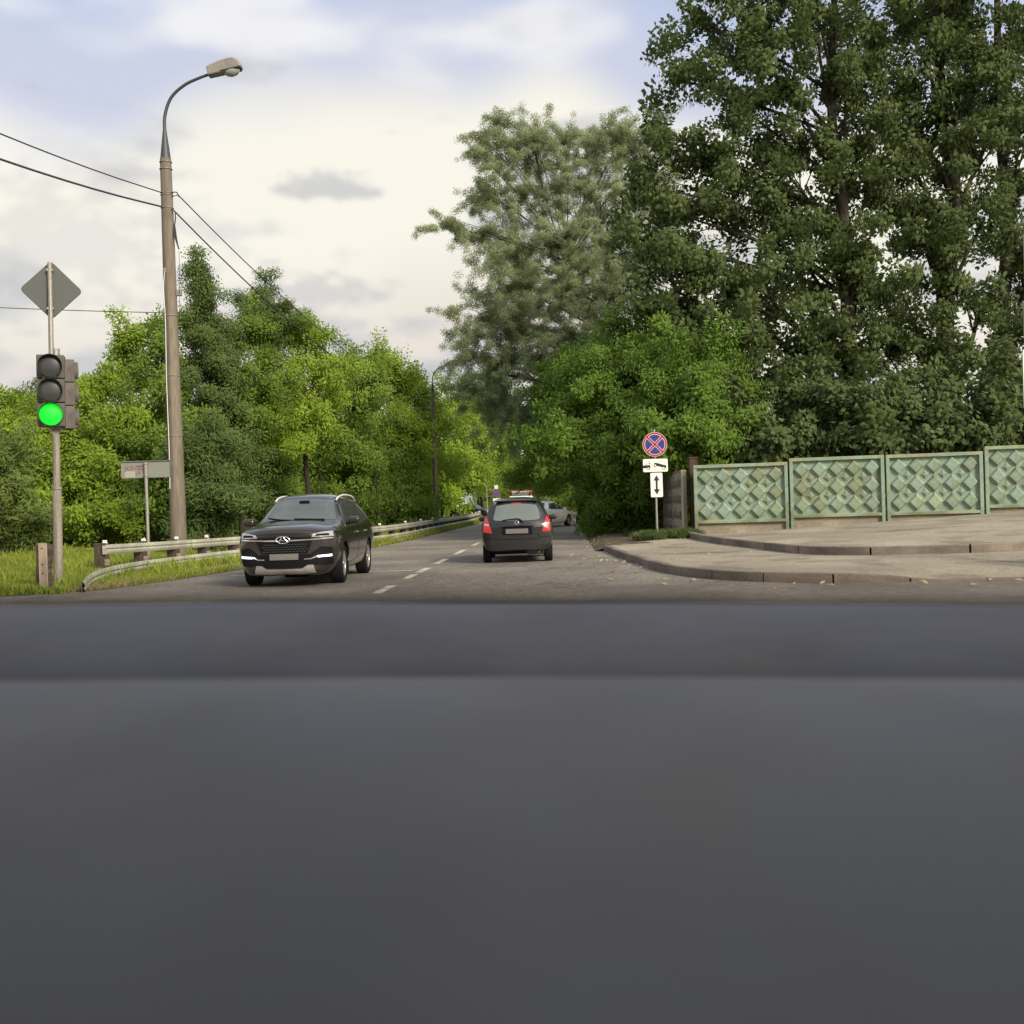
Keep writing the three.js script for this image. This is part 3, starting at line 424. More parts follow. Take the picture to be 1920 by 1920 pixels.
// ---------------------------------------------------------------- green concrete fence
{
  const fence = thing('concrete_fence', 'faded green concrete panel fence with diamond relief below the tall maples', 'fence');
  const tops = [2.37, 2.47, 2.465, 2.6, 2.72, 2.84];
  const frustum = (a, b, h, k = 1) => { // a diamond block: outer half diagonal a, inner b, height h
    const P = [], q = [[0, a], [a, 0], [0, -a], [-a, 0]], s = [[0, b], [b, 0], [0, -b], [-b, 0]], tri = (x, y, z) => P.push(...x, ...y, ...z);
    for (let i = 0; i < 4; i++) { const j = (i + 1) % 4, A = [...q[i], 0], B = [...q[j], 0], C = [...s[j], h], D = [...s[i], h]; tri(A, C, B); tri(A, D, C); }
    tri([...s[0], h], [...s[2], h], [...s[1], h]); tri([...s[0], h], [...s[3], h], [...s[2], h]);
    const g = new THREE.BufferGeometry(); g.setAttribute('position', new THREE.Float32BufferAttribute(P, 3)); const uv = []; for (let i = 0; i < P.length; i += 3) uv.push(P[i], P[i + 1]); g.setAttribute('uv', new THREE.Float32BufferAttribute(uv, 2)); g.computeVertexNormals(); return g;
  };
  const bigD = [0, 1, 2].map((i) => frustum(0.264, 0.195, 0.085).applyMatrix4(new THREE.Matrix4().makeTranslation(0, 0, 0))), smallD = frustum(0.15, 0.05, 0.05);
  const variants = bigD.map((g, i) => { const q = g.clone(), u = q.attributes.uv; for (let k = 0; k < u.count; k++) u.setXY(k, u.getX(k) + i * 0.9, u.getY(k) + i * 1.3); return q; });
  const pts = [[4.0, 33.0], [6.79, 32.53], [9.5, 32.08], [12.17, 31.63], [14.85, 31.18], [17.5, 30.73]];
  for (let i = 0; i < 5; i++) {
    const [x0, d0] = pts[i], [x1, d1] = pts[i + 1], len = Math.hypot(x1 - x0, d1 - d0), ang = Math.atan2(d1 - d0, x1 - x0);
    const panel = new THREE.Group(); panel.name = 'fence_panel'; panel.position.copy(W((x0 + x1) / 2, tops[i] - 1.78, (d0 + d1) / 2)); panel.rotation.y = ang; fence.add(panel);
    const w = len - 0.05, H = 1.78, fw = 0.1;
    const slab = mesh('slab', box(w - 0.02, H - 0.02, 0.09, 0, H / 2, -0.02), M.fence, panel); { const u = slab.geometry.attributes.uv; const P = slab.geometry.attributes.position; for (let k = 0; k < u.count; k++) u.setXY(k, P.getX(k) + i * 3.1, P.getY(k) + i * 1.7); }
    const bar = (n, a, b, c, x, y, z, mat = M.fence) => { const g = box(a, b, c, x, y, z, 0.012), u = g.attributes.uv, P = g.attributes.position; for (let k = 0; k < u.count; k++) u.setXY(k, P.getX(k) + P.getZ(k) + i * 2.3, P.getY(k)); return mesh(n, g, mat, panel); };
    bar('top_rail', w, fw, 0.2, 0, H - fw / 2, 0.03, M.fenceRail); bar('bottom_rail', w - 2 * fw, fw * 0.9, 0.19, 0, fw * 0.45, 0.03, M.fenceRail);
    bar('stile', fw, H - fw + 0.55, 0.2, -w / 2 + fw / 2, (H - fw - 0.55) / 2, 0.028); bar('stile', fw, H - fw + 0.55, 0.2, w / 2 - fw / 2, (H - fw - 0.55) / 2, 0.028);
    bar('plinth', w - 2 * fw - 0.004, 0.7, 0.1, 0, -0.35, -0.02, M.bareConcrete);
    const iw = w - 2 * fw, ih = H - 1.9 * fw, cw = iw / 5, ch = ih / 3;
    for (let c = 0; c < 5; c++) for (let rr = 0; rr < 3; rr++) {
      const dirty = (i === 0 && c > 2 && hash(c, rr, 5) > 0.25) || (i === 1 && c < 4 && hash(c, rr, 6) > 0.3) || (i === 2 && hash(c, rr, 7) > 0.85), bare = i === 2 && rr === 0 && (c === 1 || c === 2);
      const m = mesh('diamond_block', variants[(c + rr + i) % 3], bare ? M.fencePeeled : dirty ? M.fenceStained : M.fence, panel); m.position.set(-iw / 2 + cw * (c + 0.5), fw * 0.9 + ch * (rr + 0.5) + 0.02, 0.026); m.scale.set(cw / 0.53, ch / 0.53, 1);
    }
    for (let c = 1; c < 5; c++) for (let rr = 1; rr < 3; rr++) { const m = mesh('small_diamond', smallD, (i === 1 || (i === 0 && c > 2)) ? M.fenceStained : M.fence, panel); m.position.set(-iw / 2 + cw * c, fw * 0.9 + ch * rr + 0.02, 0.026); m.scale.set(cw / 0.53, ch / 0.53, 1); }
  }
  // the old grey fence running back along the road from the corner
  const old = thing('side_fence', 'weathered grey concrete fence running back along the road behind the sign', 'fence');
  let X = 3.75, d = 33.25;
  for (let i = 0; i < 4; i++) {
    const p = new THREE.Group(); p.name = 'fence_panel'; p.position.copy(W(X - i * 0.02, 0.1, d + 1.4 + i * 2.85)); p.rotation.y = Math.PI / 2; old.add(p);
    const mt = i === 0 ? M.bareConcrete : M.greyConcrete, H = i === 0 ? 2.15 : 2.2;
    mesh('slab', box(2.7, H, 0.09, 0, H / 2, 0), mt, p); mesh('top_rail', box(2.76, 0.1, 0.17, 0, H - 0.045, 0, 0.012), mt, p); mesh('stile', box(0.1, H - 0.1, 0.17, -1.33, H / 2 - 0.05, 0, 0.012), mt, p); mesh('stile', box(0.1, H - 0.1, 0.17, 1.33, H / 2 - 0.05, 0, 0.012), mt, p);
    if (i < 2) for (let c = 0; c < 5; c++) for (let rr = 0; rr < 4; rr++) { const m = mesh('diamond_block', variants[(c + rr) % 3], mt, p); m.position.set(-1.25 + 0.5 * (c + 0.5), 0.15 + 0.49 * (rr + 0.5), -0.045); m.rotation.y = Math.PI; m.scale.set(0.94, 0.92, 1); }
  }
  const post = thing('steel_post', 'rusty brown square post sticking up behind the fence corner', 'post', [4.08, 0.1, -33.5]); mesh('shaft', box(0.26, 2.5, 0.26, 0, 1.25, 0, 0.02), M.rust, post); mesh('cap', box(0.3, 0.05, 0.3, 0, 2.52, 0, 0.01), M.rust, post);
}

// ---------------------------------------------------------------- signs
function plate(name, w, h, map, parent, x, y, z, rc = 0.04) {
  const s = new THREE.Shape(), a = w / 2, b = h / 2; s.moveTo(-a + rc, -b); s.lineTo(a - rc, -b); s.quadraticCurveTo(a, -b, a, -b + rc); s.lineTo(a, b - rc); s.quadraticCurveTo(a, b, a - rc, b); s.lineTo(-a + rc, b); s.quadraticCurveTo(-a, b, -a, b - rc); s.lineTo(-a, -b + rc); s.quadraticCurveTo(-a, -b, -a + rc, -b);
  const g = new THREE.ExtrudeGeometry(s, { depth: 0.012, bevelEnabled: true, bevelSize: 0.006, bevelThickness: 0.006, bevelSegments: 2, curveSegments: 6 }).translate(x, y, z);
  const m = mesh(name, g, M.signBack, parent);
  if (map) { const f = new THREE.ShapeGeometry(s, 8), P = f.attributes.position, u = f.attributes.uv; for (let i = 0; i < P.count; i++) u.setXY(i, (P.getX(i) + a) / w, (P.getY(i) + b) / h); f.translate(x, y, z + 0.0205); mesh('printed_face', f, std({ map, roughness: 0.45 }), m); }
  return m;
}
{
  const g = thing('towing_sign', 'round no stopping sign with tow truck and arrow plates below', 'sign', [2.78, 0.3, -32.0]);
  g.rotation.y = 0.05;
  mesh('post', cyl(0.034, 0.034, 3.2, 0, 1.55, 0, 14), M.galv, g);
  const disc = cyl(0.365, 0.365, 0.02, 0, 0, 0, 48).rotateX(Math.PI / 2).translate(0, 2.7, 0.06); const dm = mesh('round_plate', disc, M.signBack, g);
  const t = canvasTex(512, 512, (c) => {
    c.fillStyle = '#d8cfc6'; c.fillRect(0, 0, 512, 512); const C = (r, f) => { c.beginPath(); c.arc(256, 256, r, 0, 7); c.fillStyle = f; c.fill(); };
    C(256, '#d9c4bc'); C(248, '#9f2730'); C(214, '#dccfd0'); C(204, '#27357f');
    for (const [wd, col, len] of [[58, '#dccfd0', 206], [40, '#9f2730', 226]]) for (const a of [0.785, -0.785]) { c.save(); c.translate(256, 256); c.rotate(a); c.fillStyle = col; c.fillRect(-len, -wd / 2, len * 2, wd); c.restore(); }
  });
  const face = new THREE.CircleGeometry(0.362, 48).translate(0, 2.7, 0.0715); mesh('printed_face', face, std({ map: t, roughness: 0.4 }), dm);
  const tow = canvasTex(512, 266, (c, w, h) => {
    c.fillStyle = '#e9e6dc'; c.fillRect(0, 0, w, h); c.strokeStyle = '#1c1a1a'; c.fillStyle = '#1c1a1a'; c.lineWidth = 4;
    c.beginPath(); c.moveTo(14, 222); c.lineTo(500, 222); c.stroke();
    c.beginPath(); c.moveTo(0, 130); c.lineTo(140, 122); c.lineTo(150, 138); c.lineTo(152, 188); c.lineTo(0, 188); c.fill();
    c.lineWidth = 7; c.beginPath(); c.moveTo(40, 130); c.lineTo(138, 76); c.lineTo(138, 40); c.moveTo(138, 76); c.lineTo(236, 172); c.lineTo(262, 160); c.stroke(); c.beginPath(); c.moveTo(138, 76); c.lineTo(138, 126); c.stroke();
    const wheel = (x, y, r) => { c.beginPath(); c.arc(x, y, r, 0, 7); c.fillStyle = '#1c1a1a'; c.fill(); c.beginPath(); c.arc(x, y, r * 0.62, 0, 7); c.fillStyle = '#e9e6dc'; c.fill(); };
    wheel(106, 190, 28);
    c.save(); c.translate(360, 140); c.rotate(0.26); c.fillStyle = '#1c1a1a'; c.beginPath(); c.moveTo(-140, -14); c.quadraticCurveTo(-136, -34, -80, -34); c.lineTo(110, -30); c.quadraticCurveTo(128, -20, 124, 26); c.lineTo(-130, 26); c.closePath(); c.fill();
    c.lineWidth = 5; c.beginPath(); c.moveTo(-62, -34); c.lineTo(-16, -86); c.lineTo(66, -88); c.lineTo(112, -30); c.stroke(); c.restore();
    wheel(254, 134, 28); wheel(424, 190, 28);
  });
  plate('tow_plate', 0.73, 0.38, tow, g, 0, 2.08, 0.045);
  const arrow = canvasTex(256, 526, (c, w, h) => { c.fillStyle = '#e9e6dc'; c.fillRect(0, 0, w, h); c.fillStyle = '#2a2120'; c.fillRect(106, 130, 44, 266); for (const s of [0, 1]) { c.beginPath(); const y0 = s ? 476 : 50, y1 = s ? 356 : 170; c.moveTo(128, y0); c.lineTo(62, y1); c.lineTo(194, y1); c.closePath(); c.fill(); } });
  plate('arrow_plate', 0.355, 0.72, arrow, g, 0.02, 1.5, 0.045);
}
{
  const [X] = AT(281, 1050, 27), g = thing('street_sign', 'back of a grey rectangular sign with red graffiti before the lamp post', 'sign', [X, 0.05, -27], 0.03);
  mesh('post', cyl(0.042, 0.042, 2.7, 0, 1.33, 0.06, 14), M.galv, g);
  const t = canvasTex(768, 256, (c, w, h) => {
    c.fillStyle = '#85877d'; c.fillRect(0, 0, w, h); const r = RNG(5); for (let i = 0; i < 400; i++) { c.fillStyle = `rgba(${90 + r() * 60},${90 + r() * 60},${80 + r() * 50},0.12)`; c.fillRect(r() * w, r() * h, 4 + r() * 40, 2 + r() * 14); }
    c.fillStyle = '#a5a196'; c.fillRect(60, 150, 155, 92);
    c.strokeStyle = '#7d3a3c'; c.lineWidth = 9; c.lineCap = 'round';
    const P = (a) => { c.beginPath(); c.moveTo(a[0], a[1]); for (let i = 2; i < a.length; i += 2) c.lineTo(a[i], a[i + 1]); c.stroke(); };
    P([50, 150, 95, 100, 75, 78]); P([60, 90, 110, 132, 165, 122]); P([100, 85, 180, 76, 150, 122]); P([190, 128, 235, 76]); P([225, 84, 330, 78, 300, 66, 240, 72]); P([240, 124, 290, 88, 300, 128, 250, 130]); P([310, 130, 345, 105, 320, 160, 340, 180]); P([232, 175, 220, 205, 255, 208]); P([260, 190, 270, 150, 285, 190]);
  });
  const pm = plate('sign_panel', 1.3, 0.42, t, g, 0, 2.5, 0, 0.05);
  mesh('rolled_edge', merge([box(1.3, 0.03, 0.05, 0, 2.712, 0.02), box(0.03, 0.38, 0.05, 0.64, 2.5, 0.02)]), M.signBack, pm);
  mesh('clamp', cyl(0.055, 0.055, 0.04, 0, 2.35, 0.06, 12), M.galv, g); mesh('clamp', cyl(0.055, 0.055, 0.04, 0, 2.65, 0.06, 12), M.galv, g);
}
{
  const d = 18.5, [X] = AT(1936, 900, d), g = thing('edge_sign', 'grey pole with a white plate cut off by the right picture edge', 'sign', [X, 0.1, -d]);
  mesh('post', cyl(0.05, 0.06, 5.6, 0, 2.75, 0, 16), M.galv, g); mesh('sleeve', cyl(0.085, 0.085, 0.62, 0, 4.1, 0, 16), M.galv, g);
  plate('white_plate', 0.7, 1.02, canvasTex(64, 64, (c) => { c.fillStyle = '#dfe3dc'; c.fillRect(0, 0, 64, 64); }), g, 0.19, 3.1, 0.09, 0.06);
}

// ---------------------------------------------------------------- traffic light
{
  const d = 20.5, [X] = AT(110, 1087, d), g = thing('traffic_light', 'traffic light showing green on a thin pole at left', 'traffic light', [X, 0.12, -d], 0.36); g.rotation.z = -0.016;
  mesh('pole', merge([cyl(0.086, 0.092, 1.9, 0, 0.9, 0, 18), cyl(0.07, 0.07, 1.35, 0, 2.5, 0, 18)]), M.signalPole, g);
  mesh('collar', cyl(0.1, 0.1, 0.05, 0, 1.85, 0, 18), M.signalPole, g);
  mesh('bracket', merge([tube([new THREE.Vector3(0, 2.75, 0), new THREE.Vector3(0.05, 2.95, 0.02), new THREE.Vector3(0.22, 3.05, 0.02)], 0.02), tube([new THREE.Vector3(0, 2.8, 0.03), new THREE.Vector3(-0.1, 3.03, 0.05)], 0.025), box(0.2, 0.05, 0.12, 0.02, 3.02, 0)]), M.galv, g);
  const y0 = 3.03, w = 0.5, sh = 0.465, VIS0 = 0.55, VIS1 = 5.18;
  const head = new THREE.Group(); head.name = 'signal_head'; head.position.set(-0.06, y0, 0.12); g.add(head);
  const lensC = [[M.lensDark, 'red_lens'], [M.lensDark, 'amber_lens']];
  const led = canvasTex(256, 256, (c) => { c.fillStyle = '#8a8a8a'; c.fillRect(0, 0, 256, 256); c.fillStyle = '#ffffff'; for (let y = 0; y < 20; y++) for (let x = 0; x < 20; x++) { c.beginPath(); c.arc(6.4 + x * 12.8 + (y % 2 ? 6.4 : 0), 6.4 + y * 12.8, 4.6, 0, 7); c.fill(); } });
  const green = std({ color: rgb(0, 0.25, 0.02), emissive: rgb(0.0, 0.66, 0.015), emissiveMap: led, emissiveIntensity: 1, roughness: 0.4 });
  for (let i = 0; i < 3; i++) {
    const y = sh * (2.5 - i);
    mesh('section', box(w, sh - 0.012, 0.3, 0, y, -0.03, 0.02), M.signal, head);
    const [lm, ln] = lensC[i] ?? [green, 'green_lens'];
    const lg = new THREE.SphereGeometry(0.5, 32, 10, 0, Math.PI * 2, 0, 0.43).rotateX(Math.PI / 2).scale(1, 1, 0.6); { const P = lg.attributes.position, U = lg.attributes.uv; for (let q = 0; q < P.count; q++) U.setXY(q, P.getX(q) / 0.44 + 0.5, P.getY(q) / 0.44 + 0.5); }
    mesh(ln, lg.translate(0, y, 0.118 - 0.3 + 0.06), lm, head);
    mesh('visor', merge([new THREE.CylinderGeometry(0.222, 0.215, 0.16, 32, 1, true, VIS0, VIS1).rotateX(Math.PI / 2).translate(0, y, 0.2), new THREE.TorusGeometry(0.218, 0.012, 6, 32).translate(0, y, 0.12)]), M.signal, head);
  }
  const lamp = new THREE.PointLight(rgb(0.0, 1, 0.05), 0.15, 0, 2); lamp.position.set(-0.06, y0 + sh * 0.5, 0.55); lamp.castShadow = true; g.add(lamp);
  const side = new THREE.Group(); side.name = 'side_head'; side.position.set(0.24, y0 - 0.03, -0.16); side.rotation.y = 1.74; g.add(side);
  for (let i = 0; i < 3; i++) { const y = sh * (2.5 - i) * 0.98; mesh('section', box(0.48, sh - 0.02, 0.2, 0, y, -0.02, 0.02), M.signalSide, side); mesh('visor', new THREE.CylinderGeometry(0.2, 0.195, 0.08, 24, 1, true, 0.6, 5).rotateX(Math.PI / 2).translate(0, y, 0.12), M.signalSide, side); }
  mesh('mast', cyl(0.042, 0.05, 2.2, -0.06, 5.15, 0.0, 14), M.galv, g); mesh('mast_cap', cyl(0.075, 0.075, 0.14, 0.02, 4.5, -0.02, 16), M.galv, g);
  const s = new THREE.Shape(), a = 0.56, q = 0.06; s.moveTo(0, -a + q * 0.4); s.moveTo(q, -a + q); s.lineTo(a - q, -q); s.quadraticCurveTo(a, 0, a - q, q); s.lineTo(q, a - q); s.quadraticCurveTo(0, a, -q, a - q); s.lineTo(-a + q, q); s.quadraticCurveTo(-a, 0, -a + q, -q); s.lineTo(-q, -a + q); s.quadraticCurveTo(0, -a, q, -a + q);
  const dm = mesh('diamond_sign', new THREE.ExtrudeGeometry(s, { depth: 0.012, bevelEnabled: true, bevelSize: 0.01, bevelThickness: 0.012, bevelSegments: 2 }).translate(-0.045, 5.72, -0.09), M.diamondBack, g);
  mesh('clamp', box(0.12, 0.04, 0.1, -0.06, 6.1, -0.02), M.galv, dm); mesh('clamp', box(0.12, 0.04, 0.1, -0.06, 5.35, -0.02), M.galv, dm);
}

// ---------------------------------------------------------------- lamp posts and wires
const near = AT(336, 1038, 30), lampX = near[0], lampH = 0.1;
function lampPost(label, X, d, far) {
  const g = thing('lamp_post', label, 'lamp post', [X, lampH, -d], 0, 'concrete lamp posts left of the road');
  mesh('concrete_pole', cyl(0.155, 0.235, 11.4, 0, 5.65, 0, 24), M.pole, g);
  mesh('cone', cyl(0.05, 0.15, 0.85, 0, 11.75, 0, 18), M.darkSteel, g);
  const V = (x, y, z) => new THREE.Vector3(x, y, z);
  mesh('arm', tube([V(0, 12.1, 0), V(0.02, 12.55, 0), V(0.22, 13.05, 0.02), V(0.62, 13.38, 0.04), V(1.05, 13.55, 0.06), V(1.45, 13.66, 0.08)], 0.048, 0.038, 10, 24), M.darkSteel, g);
  const head = new THREE.Group(); head.name = 'lamp_head'; head.position.set(1.38, 13.66, 0.08); head.rotation.z = 0.16; head.scale.setScalar(0.84); g.add(head);
  const s = new THREE.Shape(); s.moveTo(0, -0.06); s.lineTo(0, 0.16); s.quadraticCurveTo(0.3, 0.25, 0.75, 0.27); s.quadraticCurveTo(1.0, 0.26, 1.05, 0.04); s.lineTo(1.05, 0.0); s.lineTo(0.45, -0.06); s.closePath();
  mesh('housing', new THREE.ExtrudeGeometry(s, { depth: 0.26, bevelEnabled: true, bevelSize: 0.05, bevelThickness: 0.06, bevelSegments: 4, curveSegments: 10 }).translate(0, 0, -0.13), M.lampHead ?? (M.lampHead = std({ map: concreteMap, color: rgb(0.42, 0.41, 0.375), roughness: 0.6 })), head);
  mesh('gasket', box(0.66, 0.03, 0.42, 0.72, -0.06, 0, 0.012), M.darkSteel, head);
  mesh('glass_bowl', new THREE.SphereGeometry(0.24, 20, 10, 0, Math.PI * 2, Math.PI / 2, Math.PI / 2).scale(1.15, 0.8, 0.8).translate(0.74, -0.07, 0), M.lampGlass, head);
  if (!far) {
    mesh('clamp_band', new THREE.TorusGeometry(0.165, 0.014, 6, 24).rotateX(Math.PI / 2).translate(0, 11.25, 0), M.galv, g); mesh('clamp_band', new THREE.TorusGeometry(0.17, 0.014, 6, 24).rotateX(Math.PI / 2).translate(0, 11.05, 0), M.galv, g);
    for (const y of [10.32, 10.38, 9.95, 6.9, 3.5, 5.2]) mesh('steel_band', new THREE.TorusGeometry(0.162 + (11.4 - y) * 0.007, 0.012, 5, 28).rotateX(Math.PI / 2).translate(0, y, 0), M.galv, g);
    mesh('cable_loop', tube([V(-0.06, 8.1, 0.22), V(-0.1, 7.7, 0.22), V(-0.08, 6.8, 0.23), V(-0.1, 5, 0.24), V(-0.09, 3, 0.25), V(-0.1, 2, 0.26)], 0.012, 0.012, 5, 30), M.white, g);
    mesh('cable_cap', box(0.07, 0.14, 0.06, -0.06, 8.15, 0.2, 0.01), M.galv, g);
    mesh('insulator_hook', merge([tube([V(0.12, 10.38, 0.05), V(0.32, 10.36, 0.08), V(0.36, 10.24, 0.08)], 0.016), tube([V(0.12, 10.24, 0.05), V(0.36, 10.3, 0.08)], 0.012)]), M.wire, g);
    mesh('cable_tail', merge([tube([V(0.16, 9.9, 0.1), V(0.26, 9.8, 0.1), V(0.22, 9.2, 0.12), V(0.34, 8.75, 0.12)], 0.018), tube([V(0.34, 8.75, 0.12), V(0.3, 8.9, 0.12), V(0.24, 9.4, 0.12)], 0.02)]), M.wire, g);
    mesh('junction_box', box(0.14, 0.18, 0.12, 0.26, 7.55, 0, 0.01), M.galv, g); mesh('drop_wire', tube([V(0.34, 8.7, 0.12), V(0.3, 7.6, 0.06), V(0.26, 6.8, 0.05)], 0.006, 0.006, 4, 10), M.wire, g);
  }
  return g;
}
lampPost('tall concrete lamp post with a curved arm beside the graffiti sign', lampX, 30);
const farLamp = AT(819, 975, 62);
lampPost('small distant lamp post among the trees of the left row', farLamp[0], 62, true).scale.setScalar(0.69);
function wire(label, a, b, sag, r = 0.016, seg = 40) {
  const p = []; for (let i = 0; i <= 16; i++) { const t = i / 16; const v = a.clone().lerp(b, t); v.y -= 4 * sag * t * (1 - t); p.push(v); }
  return tag(mesh('overhead_wire', tube(p, r, r, 5, seg), M.wire, scene), label, 'wire');
}
const P1 = W(lampX + 0.36, lampH + 10.28, 29.92), P2 = W(lampX + 0.22, lampH + 9.85, 29.9);
wire('upper black wire running from the lamp post to the distant lamp', P1, W(farLamp[0] + 0.2, 7.1, 62), 0.8, 0.018);
wire('lower black wire running from the lamp post to the distant lamp', P2, W(farLamp[0] + 0.15, 6.8, 62), 1.0, 0.022);
wire('upper black wire running from the lamp post to the left picture edge', W(lampX - 0.1, lampH + 10.35, 29.8), W(-12.6, 10.4, -26), 2.3, 0.017);
wire('lower thicker black wire running from the lamp post to the left edge', W(lampX - 0.1, lampH + 9.95, 29.8), W(-12.6, 10.0, -26), 2.55, 0.025);
wire('thin low wire behind the diamond sign at left', W(lampX - 0.15, lampH + 7.0, 30), W(-46, 12.6, 34), 0.7, 0.012);

// ---------------------------------------------------------------- guardrail and old post
{
  const gr = thing('guardrail', 'pale grey two-beam steel guardrail on dark posts along the left road edge', 'guardrail');
  const up = smoothLine([[-10.52, 24.0, 0.74], [-10.26, 25.6, 0.72], [-9.56, 30, 0.68], [-7.8, 36, 0.68], [-6.9, 42, 0.68], [-6.75, 56, 0.68], [-6.75, 80, 0.68], [-7.8, 100, 0.68], [-10, 115, 0.68]], 240);
  const lo = smoothLine([[-8.93, 19.3, 0.2], [-9.5, 21.0, 0.27], [-9.86, 22.7, 0.3], [-10.0, 24.5, 0.31], [-9.95, 26, 0.31], [-9.35, 30, 0.32], [-7.7, 36, 0.33], [-6.8, 42, 0.33], [-6.65, 56, 0.33], [-6.65, 80, 0.33], [-7.7, 100, 0.33], [-9.9, 115, 0.33]], 240);
  const lenOf = (l) => { polyAt(l, 0); return l.L[l.length - 1]; };
  function beam(line, s0, s1, hgt, name, bend = 0) { // a shallow W beam, its top edge on the line
    const Ln = lenOf(line), n = Math.max(4, Math.round((s1 - s0) / 0.5)), prof = [[0, 0.0], [0.02, 0.012], [0.06, 0.03], [0.5 * hgt - 0.03, 0.03], [0.5 * hgt, 0.004], [0.5 * hgt + 0.03, 0.03], [hgt - 0.06, 0.03], [hgt - 0.02, 0.012], [hgt, 0], [hgt, -0.012], [0.5 * hgt, -0.03], [0, -0.012]];
    const pos = [], uv = [], idx = [], m = prof.length;
    for (let i = 0; i <= n; i++) {
      const t = (s0 + (s1 - s0) * i / n) / Ln, p = polyAt(line, t), a = polyAt(line, Math.min(1, t + 0.003)), b = polyAt(line, Math.max(0, t - 0.003));
      let tx = a[0] - b[0], td = a[1] - b[1]; const l = Math.hypot(tx, td) || 1; tx /= l; td /= l; // normal towards the road: (td, -tx)
      for (const [y, o] of prof) { pos.push(p[0] + td * (o + 0.09), p[2] - y + bend * (1 - i / n) ** 2, -(p[1] - tx * (o + 0.09))); uv.push(s0 + (s1 - s0) * i / n, y + o); }
    }
    for (let i = 0; i < n; i++) for (let k = 0; k < m; k++) { const A = i * m + k, B = i * m + (k + 1) % m, C = A + m, D = B + m; idx.push(A, B, C, C, B, D); }
    let q = new THREE.BufferGeometry(); q.setAttribute('position', new THREE.Float32BufferAttribute(pos, 3)); q.setAttribute('uv', new THREE.Float32BufferAttribute(uv, 2)); q.setIndex(idx);
    q = toCreasedNormals(q, 0.6); return mesh(name, q, M.rail, gr);
  }
  const LU = lenOf(up), LL = lenOf(lo);
  for (let s = 0; s < LU - 1; s += 4) beam(up, s, Math.min(LU, s + 3.985), 0.22, 'upper_beam');
  for (let s = 0, k = 0; s < LL - 1; s += 4, k++) beam(lo, s, Math.min(LL, s + 3.985), 0.23, 'lower_beam');
  const postG = box(0.26, 0.86, 0.22, -0.04, 0.33, 0, 0.012), brG = box(0.1, 0.14, 0.09, 0, 0, 0), refG = box(0.1, 0.09, 0.02, 0, 0, 0);
  for (let s = 0.05, i = 0; s < LU; s += i < 6 ? 1.63 : 2.4, i++) {
    const p = polyAt(up, s / LU), q = polyAt(up, Math.min(1, s / LU + 0.003)); const ang = Math.atan2(-(q[0] - p[0]), q[1] - p[1]);
    const m = mesh('post', postG, M.postWood, gr); m.position.copy(W(p[0], p[2] - 0.72, p[1])); m.rotation.y = ang + (hash(i, 1, 1) - 0.5) * 0.1; m.rotation.z = (hash(i, 2, 2) - 0.5) * 0.06;
    const td = Math.cos(ang), b = mesh('bracket', brG, M.postFace, gr); b.position.copy(W(p[0] + 0.1 * td, p[2] - 0.4, p[1] - 0.06)); b.rotation.y = ang;
    if (i % 2 === 1 || i < 3) { const r = mesh('reflector', refG, M.white, gr); r.position.copy(W(p[0] + 0.05, p[2] + 0.06, p[1])); r.rotation.set(0, 0, i === 1 ? 0.4 : 0); if (i === 0) r.visible = true; }
  }
  mesh('end_cap', box(0.09, 0.2, 0.05, -10.41, 0.62, -23.9, 0.01), M.rail, gr);
  // the old guardrail post standing alone by the signal pole
  const [X] = AT(86, 1117, 19.4), g = thing('old_post', 'weathered old guardrail post with bolt holes beside the signal pole', 'post', [X, -0.02, -19.4], -0.25);
  const s = new THREE.Shape(); s.moveTo(-0.14, -0.1); s.lineTo(0.1, -0.1); s.lineTo(0.1, 0.18); s.quadraticCurveTo(0.06, 0.3, 0.06, 0.45); s.quadraticCurveTo(0.1, 0.6, 0.1, 0.92); s.lineTo(-0.13, 0.93); s.lineTo(-0.12, 0.6); s.quadraticCurveTo(-0.16, 0.3, -0.14, -0.1);
  mesh('timber', new THREE.ExtrudeGeometry(s, { depth: 0.16, bevelEnabled: true, bevelSize: 0.01, bevelThickness: 0.01, bevelSegments: 2 }).translate(0, 0, -0.1), M.postWood, g);
  const f = mesh('face_plate', merge([box(0.17, 0.98, 0.03, 0.03, 0.46, 0.09, 0.008)]), M.postFace, g); f.rotation.y = 0.12;
  for (const y of [0.4, 0.56, 0.86]) mesh('bolt_hole', cyl(0.012, 0.012, 0.01, 0, 0, 0, 10).rotateX(Math.PI / 2).translate(0.04, y, 0.108), M.black, g);
}

// ---------------------------------------------------------------- grass, weeds, fallen leaves
function tuftGeo(n, h, seed, w = 0.012) {
  const r = RNG(seed), pos = [];
  for (let i = 0; i < n; i++) { const a = r() * 6.28, o = r() * 0.08, x = Math.cos(a) * o, z = Math.sin(a) * o, l = h * (0.5 + 0.7 * r()), bx = Math.cos(a) * l * 0.5 * r(), bz = Math.sin(a) * l * 0.5 * r(), cx = -Math.sin(a) * w, cz = Math.cos(a) * w; pos.push(x - cx, 0, z - cz, x + cx, 0, z + cz, x + bx * 0.4 + cx * 0.7, l * 0.6, z + bz * 0.4 + cz * 0.7, x - cx, 0, z - cz, x + bx * 0.4 + cx * 0.7, l * 0.6, z + bz * 0.4 + cz * 0.7, x + bx, l, z + bz); }
  const g = new THREE.BufferGeometry(); g.setAttribute('position', new THREE.Float32BufferAttribute(pos, 3)); g.computeVertexNormals(); return g;
}
